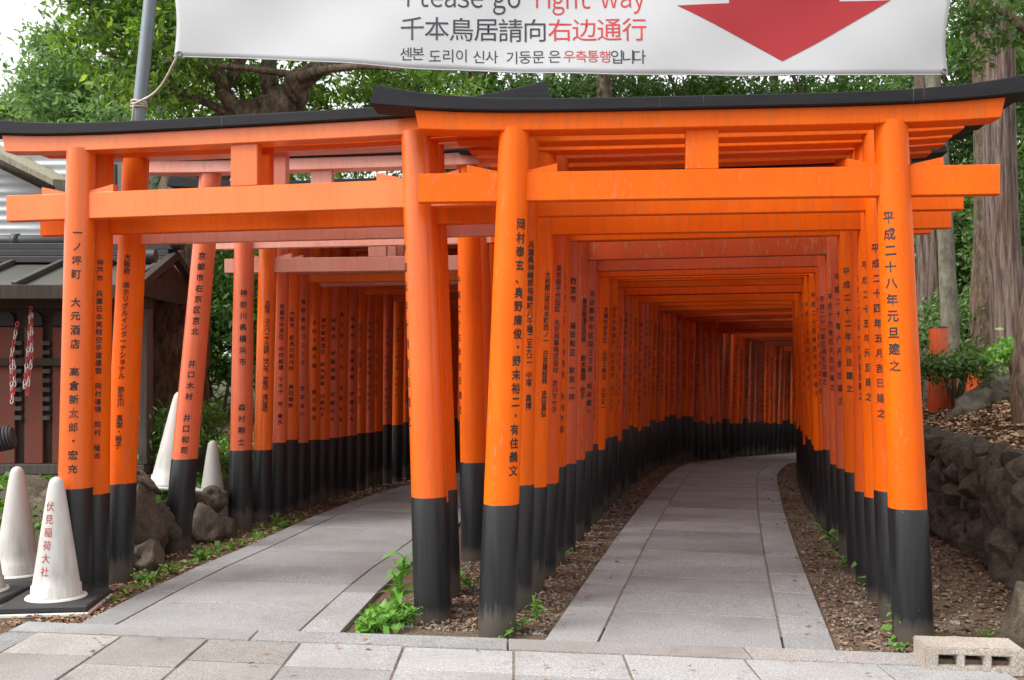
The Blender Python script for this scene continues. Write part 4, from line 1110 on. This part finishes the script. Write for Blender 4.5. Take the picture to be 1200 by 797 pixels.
def B_(px, py, Y, rx, ry, rz): p = at(px, py, Y); return (p.x, p.y, p.z, rx, ry, rz)
tree('evergreen_tree', tuple(at(196, 505, Yt)), tp, tr_, [B_(175, 40, 9.8, .85, 1.0, .7), B_(115, 10, 9.6, .40, .8, .38), B_(240, -20, 10, 1.2, 1.2, .7), B_(190, 105, 10.6, .6, .8, .45), B_(400, 100, 11.5, .9, .8, .55), B_(480, 120, 12, .9, .8, .5), B_(250, 110, 11.6, 1.1, .8, .6), B_(380, -30, 10.5, 1.5, 1.2, .8), B_(185, 60, 9.3, .5, .5, .5), B_(330, 170, 13.5, 1.5, .8, .7)],
     36000, 0.09, LEAF_E, BARK_DARK, 'large evergreen with dark trunk and gnarled limbs behind the left-hand tunnel', 11, limbs=Lb, sub=0.26, ns=28,
     flute=lambda th, i: 1+0.05*math.sin(th*7+i*0.3)+0.04*math.sin(th*13+i*0.7))
# softer far trees at the upper left
tree('leafy_tree', (-6.2, 15, 0), *wob([(-6.2, 15, 0), (-6.1, 15, 3), (-6.0, 15, 5.5)], [.16, .12, .05], 12), [B_(75, 110, 15, .75, .8, .8), B_(120, 110, 15.5, 1.1, .8, .8), B_(60, 60, 15, .3, .4, .5), B_(130, 200, 14.5, 1.2, .8, 1.0)], 16000, 0.11, LEAF_F, BARK_GREY, 'soft pale green tree beside the utility pole', 12, sub=0.32)
tree('leafy_tree', (-18, 38, 0), *wob([(-18, 38, 0), (-18, 38, 9)], [.3, .1], 13), [B_(20, 145, 38, 2.0, 1.5, 0.7), B_(70, 135, 38, 2.5, 1.5, 0.9)], 9000, 0.22, LEAF_F, BARK_GREY, 'distant hazy treetop low against the white sky at far left', 13, sub=0.6)

# cedar and slim trunks at right
def cedar_flute(th, i): return 1+0.06*math.sin(th*5+i*0.05)+0.045*math.sin(th*11+1.3+i*0.04)+0.03*math.sin(th*23+i*0.09)
Yc = 12.5
def trunk_only(name, pxs, Y, rr, bark, label, seed, ns=56, fl=cedar_flute, crown=None, leaf=0.12, n=0, mat=LEAF_F):
    pts = [at(a, b, Y) for a, b in pxs]; P, R = wob(pts, rr, seed, 0.004); base = tuple(pts[0])
    return tree(name, base, P, R, crown or [], n, leaf, mat, bark, label, seed, flute=fl, ns=ns, sub=0.45)
trunk_only('cedar_tree', [(1203, 475), (1189, 430), (1180, 340), (1172, 240), (1170, 130), (1170, 30), (1168, -150), (1166, -420)], Yc, [0.38, 0.24, 0.19, 0.185, 0.18, 0.175, 0.16, 0.14], BARK_CEDAR, 'big pinkish-grey cedar trunk at the right behind the roof beams', 21,
           crown=[B_(1160, -420, Yc, 2.4, 2.2, 1.6), B_(1250, -200, Yc, 1.6, 1.6, 1.0)], n=9000, leaf=0.14, mat=LEAF_D)
trunk_only('slim_tree', [(1118, 480), (1114, 400), (1108, 280), (1100, 150), (1090, 60), (1078, -150), (1065, -350)], 13.5, [0.16, 0.12, 0.105, 0.1, 0.095, 0.08, 0.05], BARK_GREY, 'slim grey-green trunk left of the big cedar', 22, 20, lambda t, i: 1+0.02*math.sin(t*3+i),
           crown=[B_(1065, -330, 13.5, 2.2, 1.8, 1.3)], n=6000)
trunk_only('dark_trunk_tree', [(1096, 480), (1094, 400), (1090, 300), (1086, 170), (1080, -100), (1075, -250)], 16, [0.3, 0.22, 0.2, 0.18, 0.12, 0.06], BARK_CEDAR, 'shadowed purplish trunk close to the right pillar, behind the slim tree', 23, 30,
           crown=[B_(1075, -250, 16, 2.2, 2, 1.5)], n=6000)
trunk_only('mossy_tree', [(1232, 560), (1222, 500), (1216, 430), (1228, 330), (1245, 200), (1260, -100)], 8.6, [0.30, 0.22, 0.19, 0.17, 0.15, 0.1], BARK_DARK, 'mossy brown trunk foot cut by the right picture edge above the wall', 24, 30, crown=[B_(1290, -160, 8.6, 1.0, 1.4, .8)], n=3000, leaf=0.09, mat=LEAF_D)
trunk_only('pale_tree', [(1070, 480), (1078, 300), (1082, 110), (1080, 80), (1076, -150)], 20, [0.2, 0.19, 0.17, 0.2, 0.1], BARK_PALE, 'pale trunk showing just under the banner near its right corner', 25, 20, lambda t, i: 1+0.03*math.sin(t*3+i), crown=[B_(1060, -180, 20, 2.8, 2, 1.6)], n=6000)
# root ridge along the bank top and trees beyond
def root_ridge():
    P, R = wob([at(1102, 524, 10.2), at(1118, 496, 10.4), at(1140, 474, 10.8), at(1170, 458, 11.3), at(1200, 440, 11.8), at(1240, 430, 12)], [0.06, 0.11, 0.14, 0.15, 0.17, 0.2], 40, 0.05)
    o_ = Vector(P[0]); mb = MB(); mb.tube([p-o_ for p in P], R, 16, True, lambda th, i: 1+0.22*math.sin(th*3+i*0.7)+0.15*math.sin(th*5-i*1.3)+0.1*math.sin(i*2.1)); o = mb.build('exposed_root', ROCK, None, True, loc=o_)
    tag(o, 'long mossy exposed root running down the leafy bank at right', 'tree root')
root_ridge()
# dim branch reaching in at the top right, close
Yb = 7.6
P, R = wob([at(1330, 130, Yb+0.6), at(1240, 60, Yb), at(1190, 25, Yb), at(1145, -10, Yb), at(1080, -60, Yb)], [.06, .045, .035, .025, .015], 31, 0.02)
tree('overhanging_branch', tuple(at(1330, 130, Yb+0.6)), P, R, [B_(1150, 10, Yb, .28, .3, .16), B_(1135, 50, Yb, .14, .25, .22), B_(1190, 35, Yb+.1, .25, .3, .12), B_(1128, 75, Yb, .06, .1, .1), B_(1200, 0, Yb, .3, .3, .15), B_(1165, 60, Yb, .1, .15, .12)], 1100, 0.075, LEAF_D, BARK_DARK,
     'dark leafy branch reaching in at the top right corner', 31, 'branch', sub=0.12, subn=16)

# woods behind the tunnels and on the right bank
r = random.Random(77); wl = [
 (545, 17, 'dense evergreen treetop behind where the two tunnels meet', LEAF_D, 2.0, 118), (640, 22, 'tree with a dark trunk behind the right-hand tunnel, below the banner text', LEAF_D, 2.2, 100),
 (700, 24, 'thin-trunked tree behind the right-hand tunnel, under the middle of the banner', LEAF_F, 2.0, 100), (770, 25, 'bright green tree under the banner left of the red arrow', LEAF_F, 2.3, 100),
 (860, 24, 'pale green tree under the tip of the red arrow', LEAF_M, 2.3, 100), (930, 26, 'feathery green tree right of the red arrow tip', LEAF_F, 2.4, 100),
 (1010, 24, 'light green tree under the right part of the banner', LEAF_M, 2.3, 100), (1145, 20, 'bright green tree seen between the slim trunk and the cedar', LEAF_M, 2.2, 200)]
for k, (px, Y, lab, mat, R_, pyc) in enumerate(wl):
    b = at(px, 450, Y); lean_ = r.uniform(-.6, .6)
    blobs = [B_(px+r.uniform(-25, 25), 105, Y-.6, R_*.5, R_*.4, .38), B_(px+r.uniform(-12, 12), pyc+10+r.uniform(-10, 25), Y, R_*.55, R_*.5, R_*.28), B_(px+r.uniform(-30, 30), pyc+60, Y+.5, R_*.6, R_*.5, R_*.35), B_(px+r.uniform(-30, 30), pyc-90, Y, R_*.7, R_*.6, R_*.45), B_(px, pyc+150, Y+.6, R_*.6, R_*.6, R_*.6), B_(px+20, pyc-190, Y, R_*.8, R_*.6, R_*.5)]
    P, R = wob([(b.x, Y, -.5), (b.x+lean_*.2, Y, 4), (b.x+lean_, Y, 9), (b.x+lean_, Y, 14)], [.20, .16, .12, .05], k+50, 0.01)
    lm = [wob([(b.x+lean_*.6, Y, 6), (b.x+lean_+sg*1.0, Y, 8.2), (b.x+lean_+sg*1.8, Y, 10)], [.07, .05, .02], k+70, .02) for sg in (-1, 1)]
    tree('woodland_tree', (b.x, Y, 0), P, R, blobs, 20000, 0.14, mat, BARK_DARK, lab, 60+k, limbs=lm, sub=0.42, group='trees behind the tunnels')
def bush(px, py, Y, rx, rz, n, leaf, mat, label, seed, cat='shrub'):
    p = at(px, py, Y); z0 = p.z-rz
    root = empty('shrub', (p.x, Y, z0), 0, label, cat); mb = MB(); rr = random.Random(seed)
    for k in range(6): a = rr.uniform(0, 6.28); mb.tube([(0, 0, -0.4), (math.cos(a)*rx*.3, math.sin(a)*rx*.3, rz*.8), (math.cos(a)*rx*.6, math.sin(a)*rx*.5, rz*1.6)], [.03, .02, .008], 6)
    mb.build('stems', BARK_GREY, root, True)
    P = crown_pts([(0, 0, rz, rx, rx*.7, rz), (rx*.3, 0, rz*1.3, rx*.6, rx*.5, rz*.7), (-rx*.4, 0, rz*.8, rx*.6, rx*.5, rz*.7)], n, seed, .26); v, f = leaf_cloud(P, leaf, seed)
    link('foliage', mesh_np('foliage', v, f), mat, root)
bush(1140, 290, 17, 1.4, 1.3, 15000, .12, LEAF_F, 'bright leafy shrub mass between the slim trunk and the cedar', 81)
bush(1150, 390, 14.5, 1.0, .7, 9000, .10, LEAF_F, 'leafy shrub at the foot of the cedar', 82)
bush(1120, 428, 11.2, .5, .12, 2200, .07, LEAF_D, 'low blue-green shrub over the orange posts at right', 83)
bush(1225, 300, 15, 1.3, 2.2, 13000, .12, LEAF_F, 'dark shrub right of the cedar at the picture edge', 84)
bush(1210, 130, 20, 1.6, 2.6, 10000, .15, LEAF_M, 'green foliage above the roof beam end at the right edge', 85)
bush(1130, 130, 19, 1.5, 1.6, 11000, .13, LEAF_F, 'green foliage left of the cedar above the roof beams', 86)
bush(1190, 412, 10.6, .25, .05, 250, .08, LEAF_W, 'yellow-green sprig low by the cedar foot at the right edge', 87)
bush(255, 380, 14, 1.3, 1.3, 14000, .11, LEAF_M, 'bright leafy shrub seen between the leaning pillar and the next one', 88)
bush(150, 330, 15, 1.6, 1.6, 10000, .11, LEAF_M, 'green shrub behind the hut gable', 89)
bush(330, 300, 18, 1.6, 2.2, 12000, .13, LEAF_M, 'leafy shrub behind the left-hand tunnel beams', 90)
bush(232, 500, 9.7, .32, .20, 1500, .06, LEAF_FERN, 'small fern clump behind the leaning pillar', 91, 'fern')
bush(192, 510, 9.0, .28, .2, 1500, .06, LEAF_FERN, 'small fern clump beside the tall thin cone', 92, 'fern')
bush(120, 215, 14, .8, .5, 5000, .1, LEAF_M, 'green shrub top above the hut roof', 93)
for k, (x, y, h, lab) in enumerate([(5.6, 8.4, 9.5, 'tall evergreen on the right bank, its crown spreading over the mouth of the right-hand tunnel'), (6.6, 14.0, 10.5, 'tall evergreen farther up the right bank, shading the tunnel bend'), (2.0, 21.5, 11.0, 'tall evergreen behind the left-hand tunnel, shading both tunnels'), (9.5, 19.5, 11.0, 'tall evergreen beyond the cedar, over the far end of the tunnel')]):  # evergreens added so their canopy above the view darkens the tunnels
    zb = bank_z(x, y)-.2 if x > wallx(y) else ground_z(x, y)-.2
    P, R = wob([(x, y, zb), (x+.1, y, 4), (x-.1, y, h-1), (x, y, h+1)], [.24, .19, .14, .05], 200+k, .008)
    lm = [wob([(x, y, h-2.2+q*.3), (x+math.cos(q*1.3+k)*1.5, y+math.sin(q*1.3+k)*1.5, h-1), (x+math.cos(q*1.3+k)*3, y+math.sin(q*1.3+k)*3, h-.3)], [.08, .05, .015], 220+q, .02) for q in range(5)]
    blobs = [(x+math.cos(q*1.05+k)*2.2, y+math.sin(q*1.05+k)*2.2, h+rnd.uniform(-.3, .6), 1.7, 1.7, .7) for q in range(6)]+[(x, y, h+1.2, 1.8, 1.8, .9)]
    tree('added_shade_tree', (x, y, zb), P, R, blobs, 13000, .15, LEAF_D, BARK_DARK, lab, 240+k, limbs=lm, sub=.5)
# wood edge farther off
def far_woods():
    r_ = np.random.RandomState(5); bl = []
    for k in range(60):
        x = -14+k*0.85+r_.uniform(-.6, .6); y = 33+r_.uniform(-3, 5); h = 2.6+r_.uniform(-.8, .8)
        if x < -9: h = 1.6
        for q in range(2): bl.append((x, y, 1.0+q*h, 1.5, 1.2, 1.5))
    P = crown_pts(bl, 90000, 5, .7, 60); v, f = leaf_cloud(P, .26, 5); o = link('far_woods', mesh_np('far_woods', v, f), LEAF_M)
    o['kind'] = 'stuff'; tag(o, 'green mass of woodland beyond the tunnels', 'woodland')
far_woods()

# small orange gates/posts half hidden on the right bank
def orange_fence():
    specs = [(1100, 385, 522, 11.75, .12, 'weathered red post seen just right of the front right pillar'), (1115, 425, 512, 11.7, .07, 'short pinkish-red post next to the weathered red post'), (1143, 418, 466, 12.5, .11, 'short dull red post half hidden by leaves on the bank')]
    for k, (px, y0, y1, Y, hw, lab) in enumerate(specs):
        a = at(px, y1, Y); b = at(px, y0, Y); mb = MB(); mb.tube([(0, 0, 0), (0, 0, b.z-a.z)], [hw, hw*.9], 20)
        root = empty('painted_post', tuple(a), 0, lab, 'post', 'red posts on the right bank'); autosmooth(mb.build('shaft', PAINT['faded' if k < 2 else 'dull'], root))
        mb = MB(); mb.lathe([(hw*.92, b.z-a.z), (hw*.8, b.z-a.z+.02), (.01, b.z-a.z+.03)], 20); autosmooth(mb.build('post_top', BLACK, root))
orange_fence()

# ------------------------------------------------------------------ fallen leaves, grit, weeds
def scatter(name, fn, n, size, mat, label, cat, seed, zf, curl=0.25):
    r_ = np.random.RandomState(seed); P = []
    while len(P) < n:
        p = fn(r_)
        if p: P.append((p[0], p[1], zf(*p)+r_.uniform(0.002, 0.02)))
    P = np.array(P); m = len(P); a = r_.uniform(0, 6.283, m); L = size*r_.uniform(.5, 1.4, m)
    d = np.stack([np.cos(a), np.sin(a), r_.uniform(-curl, curl, m)], 1); s = np.stack([-np.sin(a), np.cos(a), r_.uniform(-curl, curl, m)], 1)
    L = L[:, None]; w_ = L*r_.uniform(.2, .45, m)[:, None]; up = np.array([0, 0, 1.0])*L*r_.uniform(0, .3, m)[:, None]
    v = np.stack([P-d*L*.5, P+s*w_+up, P+d*L*.5, P-s*w_+up], 1).reshape(-1, 3); i = np.arange(m)[:, None]*4
    f = np.concatenate([i+[0, 1, 2], i+[0, 2, 3]], 0); o = link(name, mesh_np(name, v, f), mat); tag(o, label, cat, kind='stuff'); return o
def strip(path, o0, o1, s0, s1):
    def fn(r_):
        s = s0+(s1-s0)*r_.uniform()**1.3; c, t = path.at(s); o = r_.uniform(o0, o1); return (c.x+t.y*o, c.y-t.x*o)
    return fn
zg_ = lambda x, y: gz(x, y)
scatter('fallen_leaves', strip(PAc, -1.6, -0.74, 0, 15), 5200, .038, LEAF_SOIL, 'brown fallen leaves between the left pillars and the right-hand path', 'fallen leaves', 1, zg_)
scatter('fallen_leaves', strip(PAc, 0.72, 1.7, 0, 13), 4800, .038, LEAF_SOIL, 'brown fallen leaves between the right-hand path and the right pillars', 'fallen leaves', 2, zg_)
scatter('fallen_leaves', strip(PAc, 1.7, 2.6, -0.3, 6), 3400, .04, LEAF_SOIL, 'brown fallen leaves on the bare soil below the stone wall', 'fallen leaves', 3, zg_)
scatter('fallen_leaves', strip(PBc, -1.15, -0.73, 0, 8), 1800, .04, LEAF_DEAD, 'brown leaves along the left edge of the left-hand path', 'fallen leaves', 4, zg_)
def bankfn(r_): y = 5+12*r_.uniform()**1.0; return (wallx(y)+.15+4*r_.uniform()**1.4, y)
scatter('fallen_leaves', bankfn, 22000, .075, LEAF_DEAD, 'thick pale brown leaf litter on the right bank above the wall', 'fallen leaves', 5, bank_z)
def onpath(r_):
    s = r_.uniform(0, 9); c, t = PAc.at(s); o = (-.7 if r_.uniform() < .5 else .68)*(1-abs(r_.normal())*.12); return (c.x+t.y*o, c.y-t.x*o)
scatter('path_leaves', onpath, 130, .03, LEAF_DEAD, 'few small dry leaves lying on the right-hand path edges', 'fallen leaves', 6, lambda x, y: .022)
def lawnfn(r_): y = r_.uniform(7.2, 12); return (lbank_x(y)-.05-1.6*r_.uniform(), y)
scatter('ground_cover', lawnfn, 5000, .06, LEAF_FERN, 'low green ground cover on the left bank behind the cones', 'ground cover', 7, lbank_z, 1.2)
def edgefn(r_):
    s_ = r_.uniform(0.5, 4.0); k = int(s_*2.3); c, t = PBc.at(s_); o = -.78-abs(r_.normal())*.12*(1.3 if k % 2 else .5)
    return (c.x+t.y*o, c.y-t.x*o)
scatter('ground_cover', edgefn, 300, 0.034, LEAF_W, 'small green weeds along the left edge of the left-hand path', 'ground cover', 17, lambda x, y: gz(x, y)+.01, 1.4)
def edge2(r_):
    s_ = r_.uniform(-0.1, 0.5); c, t = PBc.at(max(0, s_)); o = .76+abs(r_.normal())*.10; return (c.x+t.y*o+.02, c.y-t.x*o+min(0, s_)+.08)
scatter('ground_cover', edge2, 230, .05, LEAF_W, 'yellow-green weeds at the near corner between the two paths', 'ground cover', 18, lambda x, y: gz(x, y)+.01, 1.4)
def fcfn(r_): x = r_.uniform(-2.4, 2.2); return (x, band_y(x)-.2-abs(r_.normal())*.35)
scatter('path_leaves', fcfn, 45, .03, LEAF_DEAD, 'few dry leaf scraps on the pale forecourt slabs', 'fallen leaves', 26, lambda x, y: .022)
def grit(name, fn, n, label, seed):
    r_ = np.random.RandomState(seed); V = []; F = []
    base = np.array([(1, 0, 0), (-1, 0, 0), (0, 1, 0), (0, -1, 0), (0, 0, 1), (0, 0, -1)], float); fc = np.array([(0, 2, 4), (2, 1, 4), (1, 3, 4), (3, 0, 4), (2, 0, 5), (1, 2, 5), (3, 1, 5), (0, 3, 5)])
    for k in range(n):
        x, y = fn(r_); s = r_.uniform(.003, .014); V.append(base*s*r_.uniform(.6, 1.3, (6, 3))+[x, y, gz(x, y)+s*.3]); F.append(fc+6*k)
    o = link(name, mesh_np(name, np.concatenate(V), np.concatenate(F)), plain('grit_'+str(seed), (.26, .235, .21), .9, .6, 30)); tag(o, label, 'gravel', kind='stuff')
grit('gravel', strip(PAc, .72, 1.8, -0.1, 8), 2200, 'small grey stones beside the right-hand path', 8)
grit('gravel', strip(PAc, -1.7, -.74, -0.1, 6), 2200, 'small grey stones around the front middle pillars', 9)

def leaf_mesh(L, w, curve, n=5):
    v = []; f = []
    for i in range(n+1):
        t = i/n; ww = w*math.sin(math.pi*min(1, t*.92+.06))**.8; x = L*t; z = curve*L*t*(1-t)*2-curve*L*t*t
        v += [(x, -ww, z+ww*.3), (x, 0, z), (x, ww, z+ww*.3)]
    for i in range(n):
        a = i*3; f += [(a, a+3, a+4, a+1), (a+1, a+4, a+5, a+2)]
    return mesh_pd('leaf', v, f)
LM = [leaf_mesh(.13, .028, .35), leaf_mesh(.10, .026, .3), leaf_mesh(.17, .034, .4)]
def weed(loc, h, n, kind, label, seed, group=None, z=None):
    r_ = random.Random(seed); root = empty('weed', loc, r_.uniform(0, 6), label, 'plant', group)
    stems = 1 if kind == 'tall' else 5
    for s_ in range(stems):
        a = r_.uniform(0, 6.28); tl = Vector((math.cos(a), math.sin(a), 0))*h*(.12 if stems == 1 else .75)
        hh = h*(1 if stems == 1 else r_.uniform(.4, .8))
        P = [Vector((0, 0, 0)), tl*.3+Vector((0, 0, hh*.5)), tl+Vector((0, 0, hh))]
        mb = MB(); mb.tube(smoothpts(P, 4), .004 if stems > 1 else .006, 6); mb.build('stem', LEAF_W, root, True)
        k = n//stems
        for i in range(k):
            t = (i+.6)/k; p = P[0].lerp(P[1], t*2) if t < .5 else P[1].lerp(P[2], t*2-1)
            me = r_.choice(LM); sc = (1.1-.5*t)*r_.uniform(.6, 1.1)*min(1.5, h/.28)
            if not me.materials: me.materials.append(LEAF_W)
            link('leaf', me, LEAF_W, root, True, p, (r_.uniform(-.4, .4), r_.uniform(-.9, -.1), i*2.4+r_.uniform(-.5, .5)), (sc,)*3)
def W(px, py, h, n, kind, label, seed):
    p = on_ground(px, py); weed((p.x, p.y, gz(p.x, p.y)), h, n, kind, label, seed)
W(466, 722, .34, 24, 'tall', 'tall bright green weed against the foot of the left tunnel\'s right pillar', 1)
W(452, 735, .18, 40, 'low', 'low sprawling weed in front of the tall bright weed', 2)
W(435, 742, .12, 30, 'low', 'low yellow-green weed at the corner of the left path', 3)
W(470, 733, .16, 30, 'low', 'small leafy weed between the tall weed and the pillar foot', 15)
W(606, 741, .15, 26, 'low', 'small weed right of the front middle pillar foot', 4)
W(590, 748, .07, 24, 'low', 'tiny weed patch at the front middle pillar foot', 5)
W(628, 728, .14, 16, 'tall', 'thin weed sprig behind the front middle pillar', 6)
W(1052, 752, .17, 18, 'tall', 'leafy weed left of the front right pillar foot', 7)
W(1056, 764, .08, 20, 'low', 'small low weed beside the kerb near the concrete block', 8)
W(1024, 690, .22, 22, 'low', 'bright green plant against the third right pillar', 9)
W(1000, 652, .34, 34, 'low', 'larger leafy plant halfway along the right pillars', 10)
W(998, 668, .2, 22, 'low', 'low leafy plant under the larger one along the right pillars', 16)
W(553, 692, .2, 20, 'low', 'small green plant in the gap between the middle pillars', 11)
W(170, 684, .12, 40, 'low', 'small green weeds at the left path edge near the third pillar', 12)
W(200, 672, .1, 36, 'low', 'green weeds at the left path edge under the rocks', 13)
W(235, 657, .12, 36, 'low', 'green weeds at the foot of the leaning pillar', 14)
W(660, 655, .1, 12, 'low', 'tiny seedling between the left pillars and the right-hand path', 17)
W(1155, 748, .06, 20, 'low', 'tiny weeds behind the concrete block', 18)
W(325, 615, .12, 30, 'low', 'small weeds beyond the leaning pillar at the left path edge', 19)
